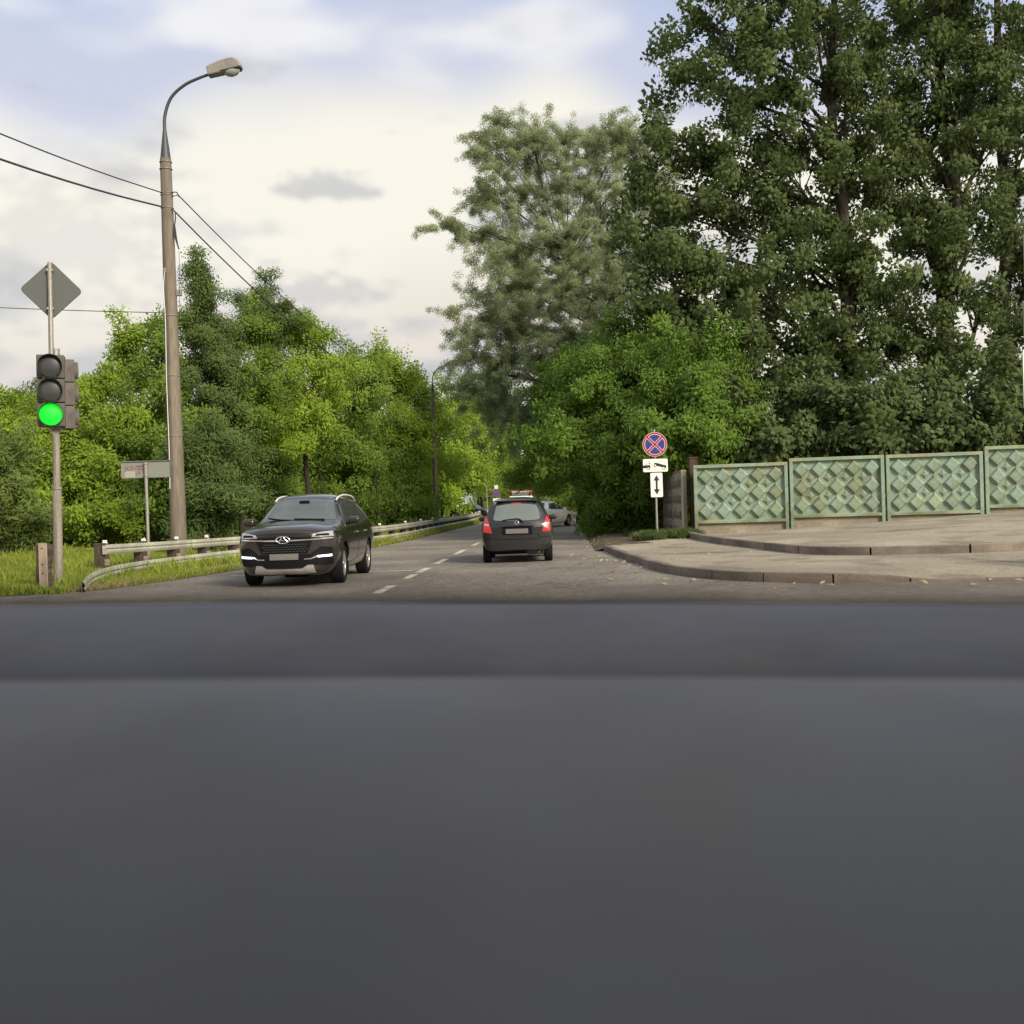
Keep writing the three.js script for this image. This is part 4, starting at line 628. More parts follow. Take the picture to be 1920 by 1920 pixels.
{
  const r = RNG(404), mk = (name, label, geo, mat, list) => { const im = new THREE.InstancedMesh(geo, mat, list.length), m = new THREE.Matrix4(), q = new THREE.Quaternion(), e = new THREE.Euler(), c = new THREE.Color(); list.forEach(([X, h, d, k, flat], i) => { e.set(flat ? (r() - 0.5) * 0.5 : (r() - 0.5) * 0.3, r() * 6.28, flat ? (r() - 0.5) * 0.5 : (r() - 0.5) * 0.3); q.setFromEuler(e); m.compose(W(X, h, d), q, new THREE.Vector3(k, k, k)); im.setMatrixAt(i, m); const v = 0.75 + 0.5 * r(); c.setRGB(v * (0.9 + 0.35 * r()), v, v * 0.9); im.setColorAt(i, c); }); im.name = name; im.castShadow = im.receiveShadow = true; scene.add(im); tag(im, label, name.includes('grass') || name.includes('weed') ? 'grass' : 'leaves', null, 'stuff'); return im; };
  const edgeX = (d) => { let x = -30; const e = leftEdge; for (let i = 1; i < e.length; i++) if (d >= e[i - 1][1] && d <= e[i][1]) x = e[i - 1][0] + (e[i][0] - e[i - 1][0]) * (d - e[i - 1][1]) / (e[i][1] - e[i - 1][1] || 1); return x; };
  const g = [], dry = [];
  for (let i = 0; i < 62000; i++) {
    const d = 18.9 + Math.pow(r(), 1.2) * 18, ex = edgeX(d), X = ex - Math.pow(r(), 1.15) * (d * 0.53 + 3 - Math.abs(ex)) - 0.05; if (X < -22) continue;
    const bare = sstep(0.55, 0.68, fbm(X * 0.5, d * 0.5, 4, 88)); if (r() < bare * 0.85) continue;
    if (Math.abs(X + 9.4) < 0.8 && d < 21 && r() < 0.7) continue;
    const lx = d < 24.5 ? -8.93 - 1.05 * Math.min(1, (d - 19.3) / 5.2) : d < 30 ? -9.8 + 0.11 * (d - 24.5) : -9.2 + 0.26 * (d - 30), fr = d < 36 ? sstep(lx - 0.5, lx + 0.1, X) : 0; if (r() < fr * 0.4) continue;
    g.push([X, vergeH(X, d), d, (0.5 + 0.8 * r()) * (1 - 0.4 * fr) * (0.6 + 0.9 * fbm(X * 0.7, d * 0.7, 3, 12))]);
  }
  for (let i = 0; i < 9000; i++) { const d = 36 + r() * 70, X = edgeX(d) - r() * 3.2; g.push([X, vergeH(X, d), d, 0.9 + r()]); }
  for (let i = 0; i < 1500; i++) { const d = 19.6 + r() * 14, X = edgeX(d) - 0.3 - r() * 9; if (X < -22 || fbm(X * 0.9, d * 0.9, 3, 31) < 0.5) continue; g.push([X, vergeH(X, d), d, 1.3 + 0.9 * r()]); }
  mk('verge_grass', 'long bright green grass growing on the left verge', tuftGeo(9, 0.17, 1), L.grass, g);
  for (let i = 0; i < 5200; i++) { const t = r(), d = 19.5 + t * 16, X = edgeX(d) - 0.05 - r() * 1.1; dry.push([X, vergeH(X, d), d, 0.4 + 0.55 * r()]); }
  for (let i = 0; i < 1500; i++) { const d = 36 + r() * 50, X = edgeX(d) - 0.05 - r() * 0.5; dry.push([X, 0, d, 0.7 + 0.7 * r()]); }
  mk('verge_weeds', 'straw coloured weeds under the guardrail beam', tuftGeo(6, 0.15, 2), L.dry, dry);
  const m = []; for (let i = 0; i < 5200; i++) { const u = 0.08 + r() * 0.86, v = r() * 0.9 + 0.05, k = Math.sin(u * Math.PI) * Math.sin(v * Math.PI); const q = fbm(u * 6, v * 6, 3, 5); if (k < 0.15 || r() > (q - 0.36) * 2.2) continue; m.push([2.0 + u * 2.1, 0.13 + 0.14 * Math.min(1, k * 1.4), 30.5 + v * 2.6, (0.35 + 0.9 * r()) * (0.5 + q)]); }
  for (let i = 0; i < 2500; i++) { const d = 33 + r() * 14; m.push([2.2 + r() * 1.5, 0.08, d, 0.5 + 0.7 * r()]); }
  mk('mound_grass', 'green grass on the mound at the foot of the towing sign', tuftGeo(8, 0.2, 3), L.moundGrass ?? (L.moundGrass = leafMat(0.09, 0.14, 0.04)), m);
  const lf = new THREE.BufferGeometry(); lf.setAttribute('position', new THREE.Float32BufferAttribute([-0.06, 0, 0, 0, 0.012, 0.032, 0.06, 0.01, 0, -0.06, 0, 0, 0.06, 0.01, 0, 0, 0.012, -0.032], 3)); lf.computeVertexNormals();
  const f = []; for (let i = 0; i < 100; i++) { const p = polyAt(lowLine, 0.02 + r() * 0.6), o = Math.pow(r(), 2) * 1.6; f.push([p[0] - o * 0.75 - 0.05, 0.012, p[1] - o * 0.8 - 0.05, 0.5 + 0.9 * r(), 1]); }
  for (let i = 0; i < 120; i++) { const u = r(), v = r(); const a = polyAt(lowLine, u * 0.9), b = polyAt(upLine, u * 0.9); f.push([a[0] + (b[0] - a[0]) * v, a[2] + (b[2] - a[2]) * v + 0.02, a[1] + (b[1] - a[1]) * v, 0.3 + 0.4 * r(), 1]); }
  for (let i = 0; i < 160; i++) { const d = 29 + r() * 12; f.push([0.6 + r() * 2.2, 0.14, d, 0.4 + 0.5 * r(), 1]); }
  mk('fallen_leaves', 'small pale yellow fallen leaves along the lower kerb', lf, L.fallen, f);
}

// ---------------------------------------------------------------- cars
const font = await new FontLoader().loadAsync('fonts/droid/droid_sans_bold.typeface.json');
const EV = new Evaluator(); EV.attributes = ['position', 'normal']; EV.useGroups = false;
function carShell(st, sweepF, sweepR) { // st: rows [z, top, bottom, w_bottom, w_mid, y_belt, w_top, crown], z from the nose (0) to the tail
  const N = 72, n = st.length, z0 = st[0][0], z1 = st[n - 1][0];
  const at = (z) => { let i = 1; while (i < n - 1 && st[i][0] < z) i++; const a = st[i - 1], b = st[i], h = b[0] - a[0], t = (z - a[0]) / h; // monotone cubic
    return a.map((_, k) => { const p0 = st[Math.max(0, i - 2)], p3 = st[Math.min(n - 1, i + 1)], d = (b[k] - a[k]) / h; let m0 = i > 1 ? (b[k] - p0[k]) / (b[0] - p0[0]) : d, m1 = i < n - 1 ? (p3[k] - a[k]) / (p3[0] - a[0]) : d; const dl = i > 1 ? (a[k] - p0[k]) / (a[0] - p0[0]) : d, dr = i < n - 1 ? (p3[k] - b[k]) / (p3[0] - b[0]) : d; if (dl * d <= 0) m0 = 0; else m0 = Math.sign(d) * Math.min(Math.abs(m0), 2 * Math.min(Math.abs(dl), Math.abs(d))); if (dr * d <= 0) m1 = 0; else m1 = Math.sign(d) * Math.min(Math.abs(m1), 2 * Math.min(Math.abs(dr), Math.abs(d))); const t2 = t * t, t3 = t2 * t; return (2 * t3 - 3 * t2 + 1) * a[k] + (t3 - 2 * t2 + t) * h * m0 + (-2 * t3 + 3 * t2) * b[k] + (t3 - t2) * h * m1; }); };
  const half = 26, zs = [];
  for (const r of st) zs.push(r[0]); for (let i = 0; i <= N; i++) zs.push(z0 + (z1 - z0) * i / N); zs.sort((a, b) => a - b); const Z = zs.filter((v, i) => !i || v - zs[i - 1] > 0.006);
  const warp = (x, z) => z + (sweepF ? sweepF * Math.pow(Math.abs(x) / 0.9, 2.6) * (1 - sstep(z0, z0 + 0.9, z)) : 0) - (sweepR ? sweepR * Math.pow(Math.abs(x) / 0.9, 2.6) * (1 - sstep(z1, z1 - 0.8, z)) : 0);
  const ring = (s) => { const [z, top, bot, wb, wm, yb, wt, cr = 0.02] = s; const yb2 = Math.min(yb, top - 0.03);
    const c = new THREE.CatmullRomCurve3([[0, bot], [wb - 0.1, bot], [wb, bot + 0.07], [wm, bot + 0.42 * (yb2 - bot)], [wm, yb2 - 0.1], [wm - 0.035, yb2], [wt + (wm - 0.035 - wt) * 0.46, yb2 + (top - yb2) * 0.5], [wt + 0.02, top - Math.min(0.09, (top - yb2) * 0.3)], [wt - 0.1, top - 0.012], [wt * 0.5, top + cr * 0.7], [0, top + cr]].map(([x, y]) => new THREE.Vector3(x, y, 0)), false, 'centripetal');
    const h = c.getPoints(half); const o = h.map((p) => [p.x, p.y]); for (let i = half - 1; i > 0; i--) o.push([-h[i].x, h[i].y]); return o; };
  const pos = [], idx = [], R = 2 * half; const rows = [];
  const addRing = (pts, z) => { rows.push(pos.length / 3); for (const [x, y] of pts) pos.push(x, y, warp(x, z)); };
  const cap = (s, order) => { const r0 = ring(s), cy = (s[1] + s[2]) / 2, ks = order ? [0.02, 0.2, 0.4, 0.6, 0.8, 0.93] : [0.93, 0.8, 0.6, 0.4, 0.2, 0.02]; for (const k of ks) addRing(r0.map(([x, y]) => [x * k, cy + (y - cy) * k]), s[0]); };
  cap(st[0], true); for (const z of Z) addRing(ring(at(z)), z); cap(st[n - 1], false);
  for (let i = 0; i < rows.length - 1; i++) for (let j = 0; j < R; j++) { const a = rows[i] + j, b = rows[i] + (j + 1) % R, c = rows[i + 1] + j, d = rows[i + 1] + (j + 1) % R; idx.push(a, c, b, b, c, d); }
  const cf = pos.length / 3; pos.push(0, (st[0][1] + st[0][2]) / 2, z0); const cb = cf + 1; pos.push(0, (st[n - 1][1] + st[n - 1][2]) / 2, z1); const lr = rows[rows.length - 1];
  for (let j = 0; j < R; j++) { idx.push(cf, rows[0] + j, rows[0] + (j + 1) % R); idx.push(cb, lr + (j + 1) % R, lr + j); }
  const g = new THREE.BufferGeometry(); g.setAttribute('position', new THREE.Float32BufferAttribute(pos, 3)); g.setIndex(idx); g.computeVertexNormals();
  const v = new THREE.Vector3().fromBufferAttribute(g.attributes.normal, rows[30] + 8); if (v.x < 0) { const I = g.index.array; for (let i = 0; i < I.length; i += 3) { const t = I[i]; I[i] = I[i + 1]; I[i + 1] = t; } g.computeVertexNormals(); }
  g.setAttribute('uv', new THREE.Float32BufferAttribute(new Float32Array(pos.length / 3 * 2), 2));
  return g;
}
function makeCar(o) { // local frame: nose at +z, tail at -z, ground at y = 0, x to the car's left
  const g = thing(o.name, o.label, 'car', [o.X, 0, -o.d], o.turn ?? 0);
  const Ln = o.st[o.st.length - 1][0], shell = carShell(o.st, o.sweepF ?? 0.2, o.sweepR ?? 0.16); shell.rotateY(Math.PI).translate(0, 0, Ln / 2);
  const ray = new THREE.Mesh(shell, new THREE.MeshBasicMaterial({ side: THREE.DoubleSide })); ray.updateMatrixWorld(); const rc = new THREE.Raycaster();
  const DIR = { front: [new THREE.Vector3(0, 0, -1), (a, b) => new THREE.Vector3(a, b, 9)], rear: [new THREE.Vector3(0, 0, 1), (a, b) => new THREE.Vector3(a, b, -9)], left: [new THREE.Vector3(-1, 0, 0), (a, b) => new THREE.Vector3(9, b, a)], right: [new THREE.Vector3(1, 0, 0), (a, b) => new THREE.Vector3(-9, b, a)], top: [new THREE.Vector3(0, -1, 0), (a, b) => new THREE.Vector3(a, 9, b)] };
  const hit = (side, a, b) => { const [dir, org] = DIR[side]; rc.set(org(a, b), dir); const h = rc.intersectObject(ray)[0]; return h ? h.point : null; };
  // a panel laid on the shell: lower and upper outline seen from one side
  function patch(name, mat, side, lower, upper, parent = g, off = 0.008, nu = 14, nv = 6) {
    const dir = DIR[side][0], pos = [], idx = []; let last = null; const lo = lower, up = upper; lo.L = up.L = null;
    const P = []; for (let j = -1; j <= nv + 1; j++) for (let i = -1; i <= nu + 1; i++) {
      const u = Math.min(1, Math.max(0, i / nu)), v = Math.min(1, Math.max(0, j / nv)), A = polyAt(lo, u), B = polyAt(up, u), a = A[0] + (B[0] - A[0]) * v, b = A[1] + (B[1] - A[1]) * v;
      let p = hit(side, a, b); if (!p) { p = DIR[side][1](a, b); if (last) { if (side === 'front' || side === 'rear') p.z = last.z; else if (side === 'top') p.y = last.y; else p.x = last.x; } else { if (side === 'front' || side === 'rear') p.z = side === 'front' ? Ln / 2 - 0.3 : -Ln / 2 + 0.3; else p.x = side === 'left' ? 0.7 : -0.7; } } else last = p.clone();
      const edge = i < 0 || j < 0 || i > nu || j > nv; p.addScaledVector(dir, edge ? 0.02 : -off); pos.push(p.x, p.y, p.z);
    }
    const w = nu + 3; for (let j = 0; j < nv + 2; j++) for (let i = 0; i < nu + 2; i++) { const a = j * w + i, b = a + 1, c = a + w, d = c + 1; idx.push(a, b, c, c, b, d); }
    let q = new THREE.BufferGeometry(); q.setAttribute('position', new THREE.Float32BufferAttribute(pos, 3)); q.setIndex(idx); q = toCreasedNormals(q, 0.7); return mesh(name, q, mat, parent);
  }
  const both = (f) => { f(1, 'left'); f(-1, 'right'); };
  let body = shell;
  { // wheel arches cut out of the shell
    let A = new Brush(mergeVertices(shell.clone(), 1e-4)); A.geometry.computeVertexNormals(); A.updateMatrixWorld();
    for (const z of [o.axF, o.axR]) for (const s of [1, -1]) { const c = new Brush(new THREE.CylinderGeometry(o.wr + 0.055, o.wr + 0.055, 0.36, 28).rotateZ(Math.PI / 2).translate(s * (o.track + 0.07), o.wr + 0.012, z)); c.updateMatrixWorld(); A = EV.evaluate(A, c, SUBTRACTION); A.updateMatrixWorld(); }
    body = A.geometry; body = toCreasedNormals(body, 0.75);
  }
  mesh('body', body, o.paint, g);
  for (const z of [o.axF, o.axR]) for (const s of [1, -1]) {
    const wg = new THREE.Group(); wg.name = 'wheel'; wg.position.set(s * o.track, o.wr, z); wg.rotation.y = (z === o.axF ? (o.steer ?? 0) : 0) + (s < 0 ? Math.PI : 0); g.add(wg);
    const r = o.wr, tw = o.tw ?? 0.11; mesh('tyre', new THREE.LatheGeometry([[r * 0.64, -tw * 0.8], [r * 0.72, -tw], [r * 0.93, -tw], [r, -tw * 0.72], [r, tw * 0.72], [r * 0.93, tw], [r * 0.72, tw], [r * 0.64, tw * 0.8]].map(([a, b]) => new THREE.Vector2(a, b)), 36).rotateZ(-Math.PI / 2), M.rubber, wg);
    const parts = [new THREE.TorusGeometry(r * 0.63, 0.022, 8, 32).rotateY(Math.PI / 2).translate(tw * 0.75, 0, 0), cyl(r * 0.16, r * 0.18, 0.05, 0, 0, 0, 14).rotateZ(Math.PI / 2).translate(tw * 0.7, 0, 0)];
    for (let k = 0; k < 10; k++) { const sp = box(0.03, r * 0.5, 0.034, 0, r * 0.38, 0); sp.rotateX((Math.floor(k / 2) / 5) * Math.PI * 2 + (k % 2 ? 0.17 : -0.17)); parts.push(sp.translate(tw * 0.68, 0, 0)); }
    mesh('rim', merge(parts), M.alloy, wg); mesh('brake_disc', cyl(r * 0.6, r * 0.6, 0.02, 0, 0, 0, 24).rotateZ(Math.PI / 2).translate(tw * 0.2, 0, 0), M.darkSteel, wg);
  }
  o.detail?.({ g, patch, both, hit, Ln });
  return g;
}
const mirrorG = new RoundedBoxGeometry(0.23, 0.15, 0.14, 3, 0.06);

// the oncoming dark SUV
makeCar({
  name: 'suv_car', label: 'dark bronze SUV driving towards us with lit running lights', X: -5.08, d: 21.5, turn: 0.015, paint: M.bronzePaint, wr: 0.365, track: 0.8, tw: 0.12, axF: 1.42, axR: -1.29, steer: 0.05, sweepF: 0.24, sweepR: 0.2,
  st: [[0, 0.96, 0.3, 0.66, 0.76, 0.86, 0.6, 0.02], [0.04, 1.015, 0.25, 0.72, 0.83, 0.92, 0.66, 0.025], [0.14, 1.06, 0.22, 0.78, 0.9, 0.96, 0.72, 0.03], [0.4, 1.1, 0.22, 0.82, 0.93, 1.0, 0.76, 0.04], [0.9, 1.14, 0.22, 0.83, 0.94, 1.03, 0.78, 0.05], [1.22, 1.17, 0.22, 0.83, 0.94, 1.04, 0.78, 0.04], [1.95, 1.63, 0.22, 0.84, 0.94, 1.06, 0.6, 0.03], [2.4, 1.685, 0.22, 0.84, 0.94, 1.07, 0.6, 0.03], [3.4, 1.67, 0.22, 0.84, 0.94, 1.08, 0.585, 0.03], [4.2, 1.62, 0.24, 0.83, 0.93, 1.1, 0.57, 0.02], [4.5, 1.3, 0.28, 0.8, 0.91, 1.06, 0.6, 0.03], [4.62, 1.08, 0.32, 0.76, 0.87, 0.98, 0.6, 0.03], [4.7, 0.92, 0.36, 0.66, 0.78, 0.86, 0.55, 0.02]],
  detail: ({ g, patch, both, hit, Ln }) => {
    patch('windshield', M.screenGlass, 'front', [[-0.71, 1.19], [-0.4, 1.205], [0, 1.21], [0.4, 1.205], [0.71, 1.19]], [[-0.56, 1.57], [-0.3, 1.6], [0, 1.61], [0.3, 1.6], [0.56, 1.57]], g, 0.01, 20, 8);
    both((s, side) => {
      patch('side_window', M.glass, side, [[1.0, 1.1], [0.5, 1.1], [0.02, 1.1]], [[0.62, 1.36], [0.35, 1.5], [0.02, 1.565]], g, 0.008);
      patch('side_window', M.glass, side, [[-0.06, 1.1], [-0.5, 1.105], [-0.96, 1.115]], [[-0.06, 1.565], [-0.5, 1.57], [-0.9, 1.55]], g, 0.008);
      patch('quarter_window', M.glass, side, [[-1.04, 1.12], [-1.3, 1.14], [-1.62, 1.2]], [[-0.98, 1.545], [-1.25, 1.51], [-1.5, 1.4]], g, 0.008);
      patch('window_trim', M.chrome, side, [[1.04, 1.065], [0, 1.07], [-1.65, 1.16]], [[1.04, 1.085], [0, 1.09], [-1.65, 1.18]], g, 0.012, 24, 2);
      patch('side_skirt', M.silver, side, [[0.92, 0.26], [0, 0.27], [-0.8, 0.3]], [[0.92, 0.34], [0, 0.38], [-0.8, 0.46]], g, 0.012, 18, 3);
      for (const z of [1.02, -0.02, -1.0]) patch('door_gap', M.black, side, [[z, 0.4], [z - 0.008, 0.4]], [[z, 1.06], [z - 0.008, 1.06]], g, 0.003, 2, 10);
      for (const z of [0.14, -0.86]) { const p = hit(side, z, 0.93); if (p) { const h = mesh('door_handle', new RoundedBoxGeometry(0.03, 0.028, 0.2, 2, 0.012), M.chrome, g); h.position.set(p.x + s * 0.018, 0.93, z); } }
      { const p = hit(side, 0.92, 1.1); const m = mesh('mirror', mirrorG, M.bronzePaint, g); m.position.set(s * 1.03, 1.17, 0.86); mesh('mirror_stalk', box(0.14, 0.04, 0.06, -s * 0.1, -0.05, 0, 0.015), M.black, m); }
      const V = (x, y, z) => new THREE.Vector3(s * x, y, z);
      mesh('roof_rail', tube([V(0.6, 1.56, 0.46), V(0.605, 1.615, 0.3), V(0.61, 1.665, -0.1), V(0.605, 1.672, -0.8), V(0.59, 1.63, -1.45), V(0.575, 1.55, -1.75)], 0.019, 0.019, 8, 30), M.railTrim ?? (M.railTrim = std({ color: rgb(0.62, 0.61, 0.59), roughness: 0.4 })), g);
      // headlight, running light, fog recess
      const hl = patch('headlight', M.lampGlass, 'front', [[s * 0.5, 0.9], [s * 0.68, 0.9], [s * 0.86, 0.905]], [[s * 0.52, 0.955], [s * 0.68, 0.99], [s * 0.84, 1.0]], g, 0.012, 12, 5);
      patch('lamp_unit', M.black, 'front', [[s * 0.56, 0.918], [s * 0.8, 0.92]], [[s * 0.58, 0.955], [s * 0.78, 0.96]], hl, 0.015, 6, 2);
      patch('fog_recess', M.black, 'front', [[s * 0.5, 0.4], [s * 0.66, 0.38], [s * 0.84, 0.4]], [[s * 0.5, 0.62], [s * 0.66, 0.73], [s * 0.84, 0.7]], g, 0.01, 10, 6);
      patch('running_light', std({ color: rgb(0.8, 0.8, 0.85), emissive: rgb(0.8, 0.76, 0.86), emissiveIntensity: 0.9 }), 'front', [[s * 0.6, 0.53], [s * 0.83, 0.54]], [[s * 0.6, 0.565], [s * 0.83, 0.58]], g, 0.03, 8, 2);
      const pl = new THREE.PointLight(rgb(1, 0.96, 1), 0.03, 0, 2); pl.position.set(s * 0.72, 0.56, Ln / 2 + 0.12); pl.castShadow = true; g.add(pl);
      patch('chrome_trim', M.chrome, 'front', [[s * 0.36, 0.5], [s * 0.48, 0.5], [s * 0.6, 0.54]], [[s * 0.36, 0.515], [s * 0.48, 0.52], [s * 0.6, 0.575]], g, 0.02, 8, 2);
      patch('arch_trim', M.black, side, [[1.9, 0.24], [1.84, 0.26]], [[1.9, 0.3], [1.84, 0.34]], g, 0.01, 2, 2);
      mesh('mudflap', box(0.22, 0.22, 0.015, s * 0.8, 0.28, 0.97), M.rubber, g);
    });
    patch('bonnet_gap', M.black, 'front', [[-0.5, 0.955], [0, 0.965], [0.5, 0.955]], [[-0.5, 0.967], [0, 0.977], [0.5, 0.967]], g, 0.004, 20, 1);
    patch('grille', M.black, 'front', [[-0.42, 0.62], [0, 0.6], [0.42, 0.62]], [[-0.54, 0.9], [0, 0.92], [0.54, 0.9]], g, 0.012, 18, 6);
    const gr = std({ color: rgb(0.09, 0.09, 0.09), roughness: 0.35, metalness: 0.7 });
    for (let k = 0; k < 4; k++) for (let i = -6; i <= 6; i++) { const x = i * 0.062 + (k % 2 ? 0.03 : 0), y = 0.65 + k * 0.042; if (Math.abs(x) > 0.41) continue; const p = hit('front', x, y); const b = mesh('grille_bar', box(0.042, 0.014, 0.012), gr, g); b.position.set(x, y, p.z + 0.02); }
    patch('grille_chrome', M.chrome, 'front', [[-0.86, 0.865], [-0.5, 0.845], [0, 0.83], [0.5, 0.845], [0.86, 0.865]], [[-0.86, 0.885], [-0.5, 0.868], [0, 0.855], [0.5, 0.868], [0.86, 0.885]], g, 0.024, 28, 2);
    patch('lower_intake', M.black, 'front', [[-0.5, 0.36], [0, 0.35], [0.5, 0.36]], [[-0.5, 0.6], [0, 0.6], [0.5, 0.6]], g, 0.01, 16, 4);
    patch('skid_plate', M.silver, 'front', [[-0.56, 0.25], [-0.3, 0.24], [0, 0.24], [0.3, 0.24], [0.56, 0.25]], [[-0.52, 0.4], [-0.42, 0.4], [-0.32, 0.335], [0, 0.33], [0.32, 0.335], [0.42, 0.4], [0.52, 0.4]], g, 0.03, 28, 4);
    patch('licence_plate', M.plate, 'front', [[-0.26, 0.5], [0.26, 0.5]], [[-0.26, 0.61], [0.26, 0.61]], g, 0.03, 6, 2);
    const em = new THREE.Group(); em.name = 'emblem'; const pz = hit('front', 0, 0.86).z; em.position.set(0, 0.862, pz + 0.05); g.add(em);
    mesh('ring', new THREE.TorusGeometry(0.1, 0.015, 8, 40).scale(1.2, 0.62, 1), M.chrome, em); mesh('backing', new THREE.CylinderGeometry(0.1, 0.1, 0.02, 32).rotateX(Math.PI / 2).scale(1.2, 0.62, 1).translate(0, 0, -0.02), M.black, em);
    const V3 = (x, y) => new THREE.Vector3(x, y, 0.004); mesh('letter_mark', merge([tube([V3(-0.075, -0.03), V3(-0.012, 0.045)], 0.014, 0.012, 6, 2), tube([V3(0.075, -0.03), V3(0.012, 0.045)], 0.014, 0.012, 6, 2), tube([V3(-0.035, -0.012), V3(0.035, -0.012)], 0.008, 0.008, 6, 2)]), M.chrome, em);
    const V = (x, y, z) => new THREE.Vector3(x, y, z); const w1 = hit('front', -0.1, 1.215), w2 = hit('front', 0.55, 1.26);
    mesh('wiper', merge([tube([V(-0.05, 1.2, w1.z + 0.03), V(-0.35, 1.215, w1.z + 0.02), V(-0.62, 1.25, w2.z + 0.02)], 0.012), tube([V(0.5, 1.2, w1.z + 0.02), V(0.25, 1.21, w1.z + 0.03), V(-0.08, 1.225, w1.z + 0.02)], 0.014)]), M.black, g);
    mesh('rear_view_mirror', box(0.2, 0.09, 0.03, 0.02, 1.53, hit('front', 0, 1.53).z + 0.012, 0.012), M.black, g);
    mesh('undertray', box(1.3, 0.1, 3.9, 0, 0.26, 0, 0.02), M.black, g); mesh('front_axle_beam', box(0.4, 0.14, 0.3, 0, 0.2, 1.4, 0.03), M.black, g);
  },
});

// the black hatchback ahead
makeCar({
  name: 'hatchback_car', label: 'black hatchback seen from behind driving away in the right lane', X: -1.13, d: 26.8, turn: Math.PI + 0.03, paint: M.blackPaint, wr: 0.3, track: 0.725, tw: 0.095, axF: 1.18, axR: -1.25, sweepF: 0.22, sweepR: 0.14,
  st: [[0, 0.72, 0.3, 0.58, 0.66, 0.64, 0.5, 0.02], [0.1, 0.8, 0.22, 0.7, 0.78, 0.7, 0.6, 0.03], [0.5, 0.93, 0.2, 0.75, 0.82, 0.82, 0.68, 0.04], [0.95, 1.02, 0.2, 0.76, 0.835, 0.9, 0.7, 0.03], [1.85, 1.47, 0.2, 0.76, 0.84, 0.93, 0.57, 0.03], [2.4, 1.515, 0.2, 0.76, 0.84, 0.94, 0.565, 0.03], [3.2, 1.5, 0.22, 0.76, 0.84, 0.95, 0.55, 0.03], [3.56, 1.44, 0.26, 0.76, 0.835, 0.96, 0.52, 0.03], [3.74, 1.06, 0.3, 0.75, 0.825, 0.98, 0.62, 0.03], [3.8, 0.98, 0.3, 0.74, 0.815, 0.9, 0.66, 0.02], [3.85, 0.86, 0.33, 0.7, 0.78, 0.78, 0.62, 0.02]],
  detail: ({ g, patch, both, hit, Ln }) => {
    patch('rear_window', M.rearGlass, 'rear', [[-0.55, 1.04], [-0.5, 1.0], [-0.2, 0.985], [0.2, 0.985], [0.5, 1.0], [0.55, 1.04]], [[-0.47, 1.34], [-0.2, 1.375], [0, 1.38], [0.2, 1.375], [0.47, 1.34]], g, 0.01, 20, 8);
    both((s, side) => {
      patch('side_window', M.glass, side, [[0.55, 1.0], [0.1, 1.0]], [[0.25, 1.28], [0.1, 1.4]], g, 0.008); patch('side_window', M.glass, side, [[0.04, 1.0], [-0.5, 1.01], [-0.85, 1.03]], [[0.04, 1.4], [-0.4, 1.42], [-0.82, 1.4]], g, 0.008); patch('quarter_window', M.glass, side, [[-0.92, 1.04], [-1.35, 1.1]], [[-0.9, 1.39], [-1.3, 1.3]], g, 0.008);
      const tl = patch('tail_light', M.redLamp, 'rear', [[s * 0.58, 0.72], [s * 0.7, 0.715], [s * 0.79, 0.74]], [[s * 0.7, 1.1], [s * 0.725, 1.11], [s * 0.755, 1.1]], g, 0.014, 8, 8);
      patch('indicator_lens', M.lampGlass, 'rear', [[s * 0.645, 0.875], [s * 0.765, 0.89]], [[s * 0.66, 0.92], [s * 0.76, 0.94]], tl, 0.02, 4, 2);
      const mm = mesh('mirror', mirrorG, M.blackPaint, g); mm.position.set(s * 0.9, 1.02, 0.62); mm.scale.setScalar(0.85);
      patch('bumper_corner', M.blackPaint, 'rear', [[s * 0.52, 0.6], [s * 0.79, 0.62]], [[s * 0.5, 0.7], [s * 0.79, 0.7]], g, 0.03, 6, 3);
      patch('bumper_crease', M.blackPaint, 'rear', [[s * 0.46, 0.4], [s * 0.8, 0.43]], [[s * 0.46, 0.425], [s * 0.8, 0.48]], g, 0.03, 8, 2);
    });
    patch('tailgate_gap', M.black, 'rear', [[-0.6, 0.69], [-0.5, 0.565], [-0.42, 0.55], [0, 0.545], [0.42, 0.55], [0.5, 0.565], [0.6, 0.69]], [[-0.615, 0.695], [-0.515, 0.58], [-0.43, 0.563], [0, 0.558], [0.43, 0.563], [0.515, 0.58], [0.615, 0.695]], g, 0.004, 28, 1);
    patch('plate_recess', M.black, 'rear', [[-0.36, 0.66], [0.36, 0.66]], [[-0.34, 0.86], [0.34, 0.86]], g, 0.004, 10, 3);
    patch('licence_plate', M.plate, 'rear', [[-0.26, 0.69], [0.26, 0.69]], [[-0.26, 0.8], [0.26, 0.8]], g, 0.02, 4, 2);
    patch('tailgate_handle', M.blackPaint, 'rear', [[-0.42, 0.855], [0.42, 0.855]], [[-0.42, 0.875], [0.42, 0.875]], g, 0.03, 10, 2);
    const ez = hit('rear', 0, 0.93).z, em = new THREE.Group(); em.name = 'emblem'; em.position.set(0, 0.935, ez - 0.014); em.rotation.y = Math.PI; g.add(em);
    mesh('ring', new THREE.TorusGeometry(0.045, 0.006, 6, 28).scale(1.1, 0.9, 1), M.chrome, em); mesh('letter_mark', merge([box(0.012, 0.06, 0.01, -0.022), box(0.012, 0.06, 0.01, 0.022), box(0.044, 0.01, 0.01)]), M.chrome, em);
    const tg = new TextGeometry('Jazz', { font, size: 0.05, depth: 0.008, curveSegments: 3 }); const tx = mesh('lettering', tg, M.chrome, g); const tz = hit('rear', -0.48, 0.84).z; tx.position.set(-0.4, 0.83, tz - 0.01); tx.rotation.y = Math.PI;
